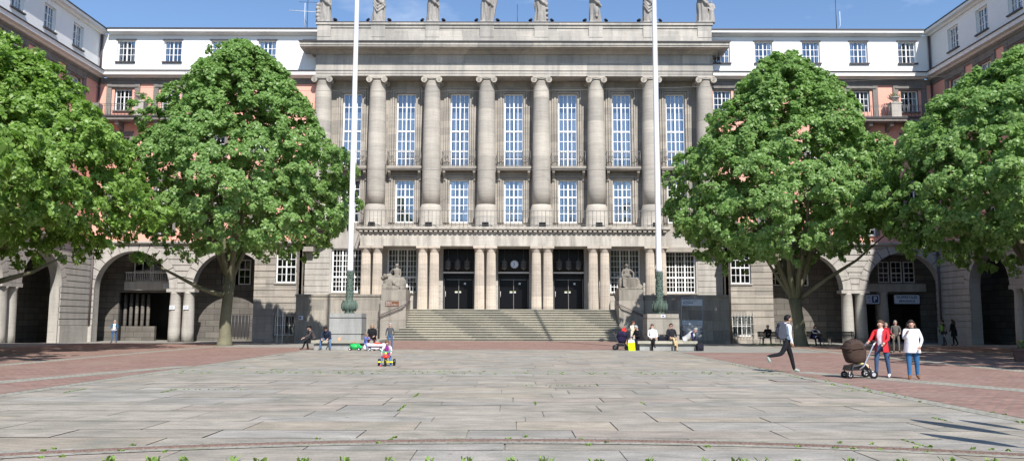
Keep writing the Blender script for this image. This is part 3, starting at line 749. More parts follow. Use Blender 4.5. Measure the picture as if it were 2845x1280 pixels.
def pair_columns(parent, T, us, d, z0, zs=4.2):
    for u in us:
        q = MB(T); q.lathe(u, d, [(.50, z0), (.50, .5), (.47, 2.5), (.43, 3.7), (.45, 3.75), (.52, 3.92)], M['rustic'], 24); q.build('arcade_column', parent)
    q = MB(T); q.box(min(us) - .62, max(us) + .62, d - .5, d + .5, 3.92, 4.2, M['rustic']); q.build('impost', parent)

WY = 68.6
M['railgrey'] = plain('shade-greyed rail', (.42, .41, .39), .6)  # grille paint greyed in its colour, as though in shade
def surround(key): return (.28, .1, key, 1.1)
def storey_windows(b, T, us, skip_low=None, dim='glass_dim'):
    for ui, u in enumerate(us):
        window(b, T, u, 24.3, 1.6, 1.98, d=.24, rows=(3,), cols=2, glass='glass_sky', surround=None, sill='darkmetal', curtain=True, var=ui % 4, mun=.045, frame_w=.1)
def side_building(side):
    L_ = side < 0
    X0, X1 = (-36.6, -17.25) if L_ else (17.6, 37.15); XC = X0 if L_ else X1
    b = thing('side_building', 'left wing of the square, sunlit white top floor over pink walls and arches' if L_ else 'right wing of the square, mostly shaded, white top floor over pink walls and arches', 'building')
    TF = Matrix.Translation((0, WY, 0))
    TS = Matrix.Translation((XC, 0, 0)) @ Matrix.Rotation(R(90 if L_ else -90), 4, 'Z')      # u = +Y (left) or -Y (right)
    su = (lambda y: y) if L_ else (lambda y: -y)
    YE = 16.0
    def srange(a, b_): u, v = su(a), su(b_); return (min(u, v), max(u, v))
    fw = [-34.35, -30.2, -26.0, -21.8] if L_ else [22.34, 26.55, 30.8, 35.1]
    edge = [-17.75] if L_ else [18.55]
    sw = [64.9 - 4.12 * k for k in range(10)]
    # upper walls
    for (T, a, e, us) in ((TF, X0, X1, fw + edge), (TS, *srange(WY, YE), [su(y) for y in sw])):
        w = MB(T); us2 = us
        h1 = [(u - .8, u + .8, 24.3, 26.28) for u in us2 if a + .9 < u < e - .9]
        wall_holes(w, a, e, 23.2, 26.8, h1, M['white'], 0, .24)
        w.build('upper_wall', b, False)
        w = MB(T); h2 = []
        for zz, hh in ((19.88, 1.94), (15.7, 1.9), (11.6, 1.9), (8.95, 1.5)):
            h2 += [(u - .78, u + .78, zz, zz + hh) for u in us2 if a + .9 < u < e - .9]
        wall_holes(w, a, e, 8.2, 22.35, h2, M['pink'], 0, .24, M['darkstone'])
        w.build('pink_wall', b, False)
        w = MB(T); w.box(a, e, -.1, .2, 22.3, 22.76, M['darkstone']); w.box(a, e, -.16, -.1, 22.55, 22.76, M['darkstone'])
        for u in us2:
            if not (a + .9 < u < e - .9): continue
            for sgn in (-1, 1): w.box(u + sgn * 1.25 - .22, u + sgn * 1.25 + .22, -.13, .0, 19.1, 22.3, M['darkstone'])
            w.box(u - 1.04, u + 1.04, -.1, 0, 21.84, 22.3, M['darkstone']); w.box(u - 1.3, u + 1.3, -.2, -.03, 21.95, 22.06, M['darkstone'])
        w.build('frieze', b)
        # cornices, their ends butt at the inner corner
        ext_ = .8
        aa, ee = (a + (.0 if T is TS else (.8 if L_ else 0)), e - (0 if T is TS else (0 if L_ else .8)))
        w = MB(T); w.ext([(.1, 22.76), (-.35, 22.76), (-.45, 22.86), (-.8, 22.9), (-.8, 23.1), (-.84, 23.16), (-.84, 23.2), (.1, 23.3)], aa, ee, M['cornicewhite'], 'x'); w.build('cornice', b)
        w = MB(T); w.ext([(-.86, 23.2), (-.9, 23.3), (-.2, 23.36), (.02, 23.36), (.02, 23.2)], aa, ee, M['darkmetal'], 'x'); w.build('gutter', b)
        w = MB(T); w.ext([(.1, 26.72), (-.2, 26.72), (-.3, 26.84), (-.62, 26.88), (-.64, 27.1), (.1, 27.16)], aa, ee, M['cornicewhite'], 'x'); w.build('eaves', b)
        w = MB(T); w.ext([(-.7, 27.1), (-.7, 27.2), (-.5, 27.28), (.8, 27.42), (9, 27.6), (9, 27.1)], aa, ee, M['darkmetal'], 'x'); w.build('roof', b)
        # masses behind
        w = MB(T); w.box(a, e, 1.3, 9, 8.2, 27.1, M['white']); w.build('body', b)
        for ui, u in enumerate(us2):
            if not (a + .9 < u < e - .9): continue
            if T is TS and abs(u) < 34: 
                continue
            window(b, T, u, 24.3, 1.6, 1.98, d=.24, rows=(3,), cols=2, glass='glass_sky', sill='darkmetal', curtain=True, var=ui % 4, mun=.045, frame_w=.1)
            q = 'darkstone'
            fd = (not L_) and T is TF and abs(u - 30.8) < .1
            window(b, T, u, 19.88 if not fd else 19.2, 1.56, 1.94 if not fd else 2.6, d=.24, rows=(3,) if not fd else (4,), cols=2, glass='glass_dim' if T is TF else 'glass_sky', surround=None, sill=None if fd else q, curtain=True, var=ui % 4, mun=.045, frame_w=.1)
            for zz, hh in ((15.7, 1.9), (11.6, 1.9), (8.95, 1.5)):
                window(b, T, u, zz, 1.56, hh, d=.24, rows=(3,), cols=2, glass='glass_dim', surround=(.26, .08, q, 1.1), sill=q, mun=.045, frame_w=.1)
    # white window heads
    w = MB(TF)
    for u in fw + edge: w.box(u - .9, u + .9, -.09, 0, 26.28, 26.36, M['darkmetal'])
    w.build('window_heads', b)
    # balcony with railing, pedestal and planted urn
    ba, be = (X0, -26.9) if L_ else (26.9, X1)
    w = MB(TF); w.box(ba, be, -1.3, 0, 18.75, 18.98, M['darkstone']); w.box(ba, be, -1.38, 0, 18.98, 19.12, M['darkmetal'])
    for k in range(6): u = ba + .6 + (be - ba - 1.2) * k / 5; w.ext([(-1.15, 18.75), (-1.0, 18.4), (-.3, 18.2), (0, 18.0), (0, 18.75)], u - .15, u + .15, M['darkstone'], 'x')
    w.build('balcony', b)
    pu = (-32.35 if L_ else 33.25)
    w = MB(TF); w.box(pu - .42, pu + .42, -1.32, -.62, 19.12, 20.3, M['rustic']); w.box(pu - .48, pu + .48, -1.36, -.56, 20.3, 20.42, M['rustic'])
    w.build('balcony_pier', b); w = MB(TF)
    cu = X0 + .42 if L_ else X1 - .42; w.box(cu - .4, cu + .4, -1.32, -.62, 19.12, 20.2, M['darkstone']); w.build('balcony_pier', b)
    w = MB(TF); n = 32
    for i in range(n + 1):
        u = ba + .1 + (be - ba - .2) * i / n; w.tube([(u, -1.25, 19.1), (u, -1.25, 20.14)], .022, M['iron'], 4)
    for zz in (20.14, 19.98, 19.2): w.box(ba, be, -1.265, -1.235, zz - .018, zz + .018, M['iron'])
    w.build('railing', b)
    # ledge over the arcade
    for (T, a, e) in ((TF, X0, X1), (TS, *srange(WY, YE))):
        w = MB(T); aa, ee = (a + (.0 if T is TS else (1.0 if L_ else .85)), e - (0 if T is TS else (.9 if L_ else 1.0)))
        w.ext([(.0, 7.95), (-.75, 7.95), (-.85, 8.05), (-1.0, 8.08), (-1.0, 8.24), (0, 8.34)], aa, ee, M['rustic'], 'x'); w.build('ledge', b)
    # arcades
    zs = 4.2
    if L_:
        arF = [(-32.35, 3.2), (-24.0, 3.2)]; pF = [(-36.6, -35.55), (-20.8, -18.15)]; cF = (-28.75, -27.6)
    else:
        arF = [(33.45, 3.2), (25.0, 3.2)]; pF = [(36.65, 37.15), (18.45, 21.8)]; cF = (28.65, 29.8)
    w = MB(TF); arch_front(w, X0 if L_ else 18.45, -18.15 if L_ else X1, 7.96, arF, pF, M['rustic'], zs); w.build('arcade_wall', b)
    pair_columns(b, TF, cF, -.25, gz(20, 68))
    ysA = [61.0 - 7.4 * k for k in range(6)]
    piS = [(WY, 63.6)]; arS = [(su(y), 2.6) for y in ysA]
    w = MB(TS); a, e = srange(WY, YE); px_ = [srange(WY, 63.6), srange(ysA[-1] - 2.6, YE)]
    arch_front(w, a, e, 7.96, sorted(arS), sorted(px_), M['rustic'], zs); w.build('arcade_wall', b)
    for k in range(5):
        c = (ysA[k] + ysA[k + 1]) / 2
        if c > 44: pair_columns(b, TS, (su(c - .56), su(c + .56)), -.25, -.3)
        else:
            q = MB(TS); q.box(*srange(c - 1.1, c + 1.1), -.7, .2, -.3, 4.2, M['rustic']); q.build('pier', b)
    # passage behind: ceiling, back walls with openings
    w = MB(TF); w.box(X0 - 5, X1, .2, 7.4, 7.5, 7.9, M['wallstone']); w.build('passage_ceiling', b)
    w = MB(TS); w.box(*srange(WY - .2, YE), .2, 5, 7.5, 7.9, M['wallstone']); w.build('passage_ceiling', b)
    back = 3.0
    if L_: dark = [(-35.2, -29.9)]; winb = [-33.3, -31.55, -29.8]; low = [-24.4]
    else: dark = [(30.7, 32.6), (33.7, 36.6)]; winb = [31.2, 34.2]; low = []
    w = MB(TF); T2 = Matrix.Translation((0, WY + back, 0)); w.T = T2
    hs = [(a, e, -.3, 4.0) for a, e in dark]
    if L_: hs += [(-34.1, -29.1, 5.0, 6.9), (-26.1, -23.4, 4.7, 7.0), (-22.4, -21.2, 4.7, 7.0)]
    else: hs += [(30.62, 32.18, 5.0, 6.94), (32.93, 36.27, 5.0, 6.94), (21.93, 26.67, 4.7, 6.84)]
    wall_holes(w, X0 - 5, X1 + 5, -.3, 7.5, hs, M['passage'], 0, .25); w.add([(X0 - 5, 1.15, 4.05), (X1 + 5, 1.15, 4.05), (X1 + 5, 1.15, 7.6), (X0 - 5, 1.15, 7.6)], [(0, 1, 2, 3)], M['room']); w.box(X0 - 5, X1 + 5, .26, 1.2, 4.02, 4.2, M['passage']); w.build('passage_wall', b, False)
    w = MB(T2)
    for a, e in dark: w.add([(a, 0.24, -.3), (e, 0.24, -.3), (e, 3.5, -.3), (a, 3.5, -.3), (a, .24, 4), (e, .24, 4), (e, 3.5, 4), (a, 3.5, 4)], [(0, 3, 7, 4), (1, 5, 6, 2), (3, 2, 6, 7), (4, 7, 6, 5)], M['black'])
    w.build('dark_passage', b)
    if L_:
        w = MB(T2)
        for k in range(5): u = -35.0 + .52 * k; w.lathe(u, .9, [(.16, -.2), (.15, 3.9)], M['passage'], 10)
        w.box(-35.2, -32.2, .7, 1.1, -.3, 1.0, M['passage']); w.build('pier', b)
        for u in (-33.25, -31.6, -29.95): window(b, T2, u, 5.0, 1.55, 1.9, d=.12, rows=(2,), cols=2, sashes=1, glass='glass_dim', mun=.05, frame_w=.1)
        w = MB(T2)
        for i in range(36): u = -34.4 + 5.6 * i / 35; w.tube([(u, -.5, 4.98), (u, -.5, 5.75)], .028, M['cornicewhite'], 4)
        w.box(-34.5, -28.7, -.53, -.47, 5.72, 5.8, M['cornicewhite']); w.box(-34.5, -28.7, -.6, 0, 4.2, 4.96, M['rustic']); w.build('gallery', b)
        for u in (-25.45, -24.05, -21.8): window(b, T2, u, 4.72, 1.1, 2.25, d=.12, trans=(1.35,), rows=(2, 1), cols=2, sashes=1, glass='glass_dim', mun=.05, frame_w=.1)
        w = MB(T2); 
        for i in range(7): u = -25.3 + .3 * i; w.tube([(u, -.1, 0), (u, -.1, 2.0)], .03, M['iron'], 5)
        w.box(-25.4, -23.4, -.02, .05, .1, 2.0, M['room']); w.build('grille', b)
    else:
        for u, ww in ((31.4, 1.5), (33.45, 1.0), (34.6, 1.0), (35.75, 1.0)): window(b, T2, u, 5.02, ww, 1.9, d=.12, trans=(.85,), rows=(2, 2), cols=2, sashes=1, glass='glass_dim', mun=.045, frame_w=.09)
        w = MB(T2); w.box(30.2, 37, -.35, 0, 4.2, 4.9, M['rustic']); w.lathe(33.15, -.1, [(.5, -.3), (.47, 2.5), (.42, 3.9), (.5, 4.2)], M['rustic'], 20); w.build('gallery', b)
        for u in (22.5, 23.7, 24.9, 26.1): window(b, T2, u, 4.72, 1.1, 2.1, d=.12, trans=(1.15,), rows=(2, 2), cols=2, sashes=1, glass='glass_dim', mun=.05, frame_w=.1)
    T3 = TS @ Matrix.Translation((0, 3.2, 0)); w = MB(T3); a, e = srange(WY + 3, YE)
    hs = []
    for y in (62.4, 54): hs.append((*srange(y - .6, y + .6), .4, 3.0))
    hs.append((*srange(61.0, 63.0), 5.0, 6.9))
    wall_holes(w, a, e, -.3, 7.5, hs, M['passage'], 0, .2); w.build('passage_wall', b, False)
    w = MB(T3)
    for h in hs: w.box(h[0], h[1], .12, .16, h[2], h[3], M['lanternglass'] if 'lanternglass' in M else M['room']); 
    w.build('passage_window', b)
    # downpipes in the corner
    cxp = X0 + .14 if L_ else X1 - .14
    w = MB(); w.tube([(cxp, WY - .15, 23.4), (cxp, WY - .15, 26.8)], .09, M['pipe'], 8); w.build('downpipe', b)
    w = MB(); w.tube([(cxp, WY - .15, 8.4), (cxp, WY - .15, 22.8)], .08, M['pipe'], 8); w.build('downpipe', b)
    cl = X0 + .7 + .16 if L_ else X1 - .7 - .16
    w = MB(); w.tube([(cl, WY - .86, 1.15), (cl, WY - .86, 7.9)], .08, M['pipe'], 8); w.build('downpipe', b)
    # ground-floor bay beside the central block
    a, e = (-21.75, -18.15) if L_ else (18.45, 22.0); AY = 67.3
    TB = Matrix.Translation((0, AY, 0)); uw = -19.1 if L_ else 19.35
    w = MB(TB); hs = [(uw - .85, uw + .85, 4.7, 7.45), (uw - .85, uw + .85, .3, 2.0)]
    wall_holes(w, a, e, -.3, 7.95, hs, M['wallstone'], 0, .25)
    z = .3 - .6
    rows = [-.3, 1.9] + [1.9 + .54 * k for k in range(1, 12)]
    for k in range(len(rows) - 1):
        z0, z1 = rows[k], min(rows[k + 1], 7.9); g = .03
        for (p0, p1) in ((a, uw - .85), (uw + .85, e)): w.box(p0, p1, -.05 - (.06 if k == 0 else 0), .0, z0 + g, z1 - g, M['wallstone'])
        if z1 <= 4.7 and z0 >= 2: w.box(uw - .85, uw + .85, -.05, 0, z0 + g, z1 - g, M['wallstone'])
    w.box(a, e, .26, 1.2, -.3, 7.95, M['wallstone']) if False else None
    for xx in (a, e): w.add([(xx, 0, -.3), (xx, 2.0, -.3), (xx, 2.0, 7.95), (xx, 0, 7.95)], [(0, 1, 2, 3)], M['wallstone'])
    w.ext([(1.3, 7.9), (-.1, 7.9), (-.25, 8.02), (-.4, 8.05), (-.4, 8.22), (1.3, 8.34)], a, e, M['rustic'], 'x')
    w.build('bay_wall', b)
    window(b, TB, uw, 4.7, 1.7, 2.75, d=.2, trans=(1.35,), rows=(2, 2), cols=2, glass='glass_dim', mun=.045, frame_w=.1, sill='rustic')
    o = window(b, TB, uw, .3, 1.7, 1.7, d=.2, rows=(2,), cols=2, glass='glass_dim', mun=.04, frame_w=.1)
    q = MB(TB)
    for i in range(8): u = uw - .9 + 1.8 * i / 7; q.tube([(u, -.16, .15), (u, -.16, 2.25)], .018, M['railgrey'], 5)
    for zz in (.5, 1.3, 2.0): q.box(uw - .95, uw + .95, -.175, -.145, zz - .018, zz + .018, M['railgrey'])
    q.build('window_grille', b)
    return b
BL = side_building(-1); BR = side_building(1)

# planted urns on the balconies
def urn(x, label):
    t = thing('stone_urn', label, 'urn', (x, 67.65, 20.42), group='urns on the balconies')
    q = MB(); q.lathe(0, 0, [(.2, 0), (.2, .06), (.1, .12), (.12, .2), (.34, .36), (.44, .44), (.44, .5)], M['rustic'], 16); q.build('bowl', t)
    q = MB(); rr = random.Random(2)
    for _ in range(160):
        p = Vector((rr.uniform(-.42, .42), rr.uniform(-.42, .42), .5 + rr.uniform(0, .28))); q.cbox(p, (.09, .07, .02), M['weed'] if rr.random() < .4 else M['terrace'], Matrix.Rotation(rr.uniform(0, 3), 3, (rr.random(), rr.random(), .2)))
    q.build('plant', t)
urn(-32.35, 'planted stone urn on the balcony of the left wing'); urn(33.25, 'planted stone urn on the balcony of the right wing')

# ---------------------------------------------------------------- lettering and signs
def text(s, size, m, loc, rot=(PI / 2, 0, 0), name='lettering', parent=None, ext=.002, ax='CENTER', bold=0, sx=1):
    cu = bpy.data.curves.new(name, 'FONT'); cu.body = s; cu.size = size; cu.extrude = ext; cu.align_x = ax; cu.align_y = 'CENTER'; cu.offset = bold
    o = bpy.data.objects.new(name, cu); C.objects.link(o); bpy.context.view_layer.update()
    me = bpy.data.meshes.new_from_object(o.evaluated_get(bpy.context.evaluated_depsgraph_get())); bpy.data.objects.remove(o)
    me.materials.clear(); me.materials.append(m); n = bpy.data.objects.new(name, me); link(n, parent); n.location = loc; n.rotation_euler = rot; n.scale = (sx, 1, 1); return n
M['signgrey'] = plain('sign panel pale blue grey', (.55, .62, .74), .4); M['navy'] = plain('navy lettering', (.02, .05, .14), .5)
M['signwhite'] = plain('sign white', (.7, .72, .75), .4); M['brownsign'] = plain('brown sign', (.16, .07, .035), .5); M['bluep'] = plain('parking blue', (.02, .07, .25), .4)
def rounded(w, h, r, n=5):
    p = []
    for cx_, cz_, a0 in ((w / 2 - r, h / 2 - r, 0), (-w / 2 + r, h / 2 - r, 90), (-w / 2 + r, -h / 2 + r, 180), (w / 2 - r, -h / 2 + r, 270)):
        for i in range(n + 1): a = R(a0 + 90 * i / n); p.append((cx_ + r * cos(a), cz_ + r * sin(a)))
    return p
t = thing('brewery_sign', 'pale blue framed box sign of the brewery hanging in the right arcade arch', 'sign', (35.15, 71.1, 3.52))
q = MB(); q.ext(rounded(2.4, .92, .06), 0, .18, M['black']); q.build('sign_box', t)
q = MB(); q.ext(rounded(2.26, .78, .1), -.012, .0, M['signgrey']); q.build('sign_face', t)
text('WUPPERTALER', .3, M['navy'], (0, -.016, .17), parent=t, bold=.006, sx=.92); text('BRAUHAUS', .3, M['navy'], (0, -.016, -.17), parent=t, bold=.006, sx=.92)
t = thing('parking_sign', 'pale sign with a blue parking P beside the brewery sign', 'sign', (31.9, 71.1, 3.52))
q = MB(); q.ext(rounded(1.7, .9, .06), 0, .16, M['black']); q.build('sign_box', t)
q = MB(); q.ext(rounded(1.6, .8, .1), -.012, 0, M['signgrey']); q.build('sign_face', t)
q = MB(); q.ext(rounded(.56, .6, .04), -.02, -.013, M['bluep']); o = q.build('parking_square', t); o.location = (.42, 0, 0)
text('P', .56, M['signwhite'], (.42, -.024, 0), parent=t, bold=.02); text('LE', .22, M['navy'], (-.15, -.016, .17), parent=t); text('U', .22, M['navy'], (-.05, -.016, -.17), parent=t)
t = thing('brown_plaque', 'brown plaque with white writing on the left statue pedestal', 'sign', (-9.62, 64.2, 2.9))
q = MB(); q.box(-.55, .55, -.035, 0, -.2, .2, M['brownsign']); q.build('plate', t)
text('Rathaus', .15, M['signwhite'], (-.5, -.04, .09), parent=t, ax='LEFT'); text('Johannes-Rau-Platz 1', .12, M['signwhite'], (-.5, -.04, -.08), parent=t, ax='LEFT', sx=.95)
t = thing('information_board', 'tall information board in a blue grey tube frame right of the right flagpole', 'information board', (13.2, 58.6, gz(13.2, 58.6)))
q = MB(); m_ = plain('blue grey tube', (.3, .34, .42), .4, .2); q.tube([(-.78, 0, 0), (-.78, 0, 3.22), (-.72, 0, 3.3), (.72, 0, 3.3), (.78, 0, 3.22), (.78, 0, 0)], .04, m_, 8); q.build('frame', t)
q = MB(); q.box(-.74, .74, -.03, .03, 2.72, 3.18, M['signgrey']); q.build('panel', t)
for za, zb in ((1.5, 1.66), (1.32, 1.47)): q = MB(); q.box(-.74, .74, -.03, .03, za, zb, M['signgrey']); q.build('panel', t)
text('Johannes-Rau-Platz 1', .13, M['navy'], (-.68, -.034, 3.08), parent=t, ax='LEFT'); text('RATHAUS', .17, M['navy'], (-.68, -.034, 2.93), parent=t, ax='LEFT', bold=.004); text('BARMEN', .11, M['navy'], (-.68, -.034, 2.79), parent=t, ax='LEFT')
text('i  Einwohnermeldeamt  i', .1, M['navy'], (0, -.034, 1.58), parent=t); text('P   <-   WC   ->', .1, M['navy'], (0, -.034, 1.395), parent=t)
q = MB(); q.box(-.72, .72, -.02, .02, .35, 1.28, glassmat('board glass', .1, (.8, .9, 1), (.6, .68, .8))); q.box(-.5, .5, .025, .03, .45, 1.15, M['signgrey']); q.build('glass_panel', t)
for i, (x, lab) in enumerate(((-28.8, 'small white notice on the left of the two arcade columns near the left tree'), (-27.62, 'small white notice on the right of the two arcade columns near the left tree'))):
    q = MB(); q.box(x - .22, x + .22, 67.8, 67.86, 2.45, 2.78, M['signwhite'])
    for k in range(3): q.box(x - .17, x + .12, 67.795, 67.8, 2.53 + .08 * k, 2.55 + .08 * k, M['navy'])
    tag(q.build('notice_plate'), lab, 'sign', 'small notices on the left arcade columns')
q = MB(); q.box(-17.15, -16.8, 64.48, 64.52, 1.6, 1.92, M['signwhite']); q.box(-17.1, -16.97, 64.475, 64.48, 1.68, 1.85, M['bluep']); tag(q.build('notice_plate'), 'small blue and white square plate on the left terrace wall', 'sign')
q = MB(); q.box(-31.0, -30.3, 70.94, 70.98, 4.35, 4.75, M['signwhite'])
for k in range(4): q.box(-30.95, -30.35, 70.935, 70.94, 4.42 + .08 * k, 4.44 + .08 * k, M['navy'])
tag(q.build('notice_plate'), 'white notice on the beam inside the first left arch', 'sign')
# two slim posts by the left bay
for i, (x, y) in enumerate(((-17.3, 59.2), (-16.75, 58.6))):
    q = MB(); q.tube([(x, y, gz(x, y)), (x, y, 2.45)], .035, M['signwhite'], 8); q.ball((x, y, 2.46), .045, M['signwhite'], 8, 6)
    tag(q.build('metal_post'), ('left' if i == 0 else 'right') + ' one of two slim pale posts before the barred basement window', 'post', 'slim posts left of the terrace')

# ---------------------------------------------------------------- antennas and wires
def antenna(x, z, kind, label):
    t = thing('antenna', label, 'antenna', (x, 70.2, z))
    q = MB(); q.tube([(0, 0, 0), (0, 0, 3.6 if kind else 2.6)], .035, M['darkmetal'], 6); q.build('mast', t)
    q = MB()
    if kind == 2:
        q.tube([(-.25, 0, .4), (-.25, 0, 3.0)], .025, M['signwhite'], 5); q.tube([(-1.7, 0, 2.3), (1.3, 0, 2.1)], .025, M['signwhite'], 5)
        for k in range(9): q.tube([(-1.5 + .3 * k, -.3, 2.28 - .02 * k), (-1.5 + .3 * k, .3, 2.28 - .02 * k)], .012, M['signwhite'], 4)
        q.tube([(-.8, 0, 3.1), (.9, 0, 3.05)], .02, M['darkmetal'], 5); q.tube([(0, 0, 1.0), (-.3, 0, 1.5)], .02, M['darkmetal'], 5)
    elif kind == 1:
        q.tube([(0, 0, .4), (.35, 0, 1.0), (.35, 0, 2.3)], .03, M['signgrey'], 5)
    else: 
        for k in range(3): a = 2 * PI * k / 3; q.tube([(0, 0, .5), (.35 * cos(a), .35 * sin(a), 0)], .012, M['darkmetal'], 4)
    q.build('rods', t)
antenna(-18.75, 27.4, 2, 'tall television antenna with cross rods on the left roof beside the parapet')
antenna(29.6, 27.4, 1, 'thin mast antenna on the roof of the right wing')
antenna(.45, 27.7, 0, 'short thin aerial on the parapet between the two middle statues')
def wire(a, b, sag, label):
    a, b = Vector(a), Vector(b); pts = [a.lerp(b, k / 24) - Vector((0, 0, sag * 4 * (k / 24) * (1 - k / 24))) for k in range(25)]
    q = MB(); q.tube(pts, .014, M['iron'], 4); tag(q.build('overhead_wire'), label, 'wire', 'wires strung across the square')
wire((-36.2, 62, 20.2), (36.9, 62, 21.2), .9, 'upper thin wire strung across the square at cornice height')
wire((-36.2, 60, 13.4), (36.9, 60, 13.6), .5, 'lower thin wire strung across the square before the tall windows')

# ---------------------------------------------------------------- flagpoles with plinth and bench
def flagpole(x, label, right):
    t = thing('flagpole', label, 'flagpole', (x, 44.5, 1.96), group='flagpoles either side of the steps')
    q = MB(); q.lathe(0, 0, [(.2, 2.33), (.17, 2.5), (.162, 3.5), (.145, 12), (.11, 20), (.09, 23)], M['polewhite'], 20); q.ball((0, 0, 23.1), .13, M['polewhite']); q.build('pole', t)
    q = MB(); q.tube([(.17, -.06, 3.6), (.15, -.06, 12), (.12, -.05, 22.8)], .008, M['signgrey'], 4); q.tube([(.155, -.09, 3.5), (.2, -.11, 3.5)], .02, M['darkmetal'], 5); q.build('halyard', t)
    q = MB(); prof = [(.3, 0), (.3, .05), (.22, .08), (.30, .16), (.37, .30), (.385, .42), (.36, .56), (.25, .68), (.19, .76), (.205, .8), (.19, .86), (.185, 1.3), (.175, 1.9), (.19, 2.3), (.2, 2.36)]
    q.lathe(0, 0, prof, M['verdigris'], 28)
    for i in range(10):
        a = 2 * PI * i / 10
        q.tube([(.34 * cos(a), .34 * sin(a), .12), (.41 * cos(a), .41 * sin(a), .32), (.4 * cos(a + .12), .4 * sin(a + .12), .52), (.33 * cos(a + .22), .33 * sin(a + .22), .68), (.40 * cos(a + .24), .40 * sin(a + .24), .72)], [.03, .06, .055, .04, .02], M['verdigris'], 6)
    rr = random.Random(4)
    for _ in range(110):
        a = rr.uniform(0, 6.28); z = rr.uniform(.85, 2.3); q.ball((.185 * cos(a), .185 * sin(a), z), (.045, .045, rr.uniform(.03, .1)), M['verdigris'], 5, 4)
    q.build('bronze_foot', t); return t
flagpole(-9.04, 'white flagpole on the left plinth, its bronze foot dark', 0)
flagpole(8.22, 'white flagpole on the right plinth, its bronze foot pale green', 1)
for sgn, x in ((-1, -9.08), (1, 8.27)):
    t = thing('flagpole_plinth', 'grey stone plinth under the %s flagpole, on the stone bench' % ('left' if sgn < 0 else 'right'), 'plinth', (x, 44.5, .51))
    q = MB(); st_ = M['plinth'] if sgn < 0 else M['terrace']; g = .03
    q.box(-.86, .86, -.7, .7, 0, .3, st_); q.box(-.88, .88, -.72, .72, .34, 1.18, st_); q.box(-.86, .86, -.7, .7, 1.22, 1.45, st_); q.box(-.8, .8, -.64, .64, .3, 1.44, M['darkstone']); q.build('block', t)
    q = MB(); q.box(-.885, .885, -.725, .725, 1.175, 1.215, M['darkmetal']); q.build('bronze_band', t)
    if sgn > 0: q = MB(); q.box(-.12, .12, -.71, -.7, 1.27, 1.4, M['signwhite']); q.box(-.06, .06, -.714, -.71, 1.3, 1.36, M['bluep']); q.build('sticker', t)
    x0, x1 = (-10.75, -7.1) if sgn < 0 else (6.75, 9.95)
    t = thing('stone_bench', 'long low stone bench around the %s flagpole plinth' % ('left' if sgn < 0 else 'right'), 'bench', ((x0 + x1) / 2, 44, 0)); of = Matrix.Translation((-(x0 + x1) / 2, -44, 0))
    q = MB(of); q.box(x0, x1, 43.05, 46.2, .36, .51, M['step']); q.build('seat', t)
    q = MB(of); q.box(x0 + .12, x1 - .12, 43.2, 46.1, 0, .31, M['plinth']); q.box(x0 + .2, x1 - .2, 43.28, 46, .31, .36, M['darkstone']); q.build('base', t)
# ---------------------------------------------------------------- trees
def leafmat(name, c1, c2, young):
    m, n, l, b = newmat(name); b.inputs['Roughness'].default_value = .42; b.inputs['Specular IOR Level'].default_value = .45
    at = n.new('ShaderNodeVertexColor'); at.layer_name = 'leaf'; sp = n.new('ShaderNodeSeparateColor'); l(at.outputs[0], sp.inputs[0])
    x = n.new('ShaderNodeMixRGB'); x.inputs[1].default_value = (*c1, 1); x.inputs[2].default_value = (*c2, 1); l(sp.outputs[0], x.inputs[0])
    y = n.new('ShaderNodeMixRGB'); y.inputs[2].default_value = (*young, 1); l(x.outputs[0], y.inputs[1]); l(sp.outputs[1], y.inputs[0]); l(y.outputs[0], b.inputs['Base Color'])
    tr = n.new('ShaderNodeBsdfTranslucent'); hs = n.new('ShaderNodeHueSaturation'); hs.inputs['Value'].default_value = 1.5; hs.inputs['Saturation'].default_value = 1.1; l(y.outputs[0], hs.inputs['Color']); l(hs.outputs[0], tr.inputs[0])
    mx = n.new('ShaderNodeMixShader'); mx.inputs[0].default_value = .45; l(b.outputs[0], mx.inputs[1]); l(tr.outputs[0], mx.inputs[2]); l(mx.outputs[0], n['Material Output'].inputs[0]); return m
M['leafA'] = leafmat('fresh lime leaves', (.16, .28, .05), (.27, .42, .10), (.38, .52, .17))
M['leafB'] = leafmat('lime leaves', (.165, .285, .08), (.28, .43, .145), (.38, .51, .2))
M['bark'] = stone('mottled bark', (.13, .125, .085), (.24, .22, .15), (.09, .1, .045), band=0, dirt=.8, fine=8, bump=.06, seed=21)
PROF = [(0, .5), (.06, .75), (.14, .93), (.24, 1.0), (.36, .97), (.48, .87), (.62, .73), (.72, .6), (.8, .48), (.87, .37), (.93, .25), (.97, .14), (1, .05)]
def prof(t):
    for (a, r0), (b, r1) in zip(PROF, PROF[1:]):
        if t <= b: return r0 + (r1 - r0) * (t - a) / (b - a)
    return .03
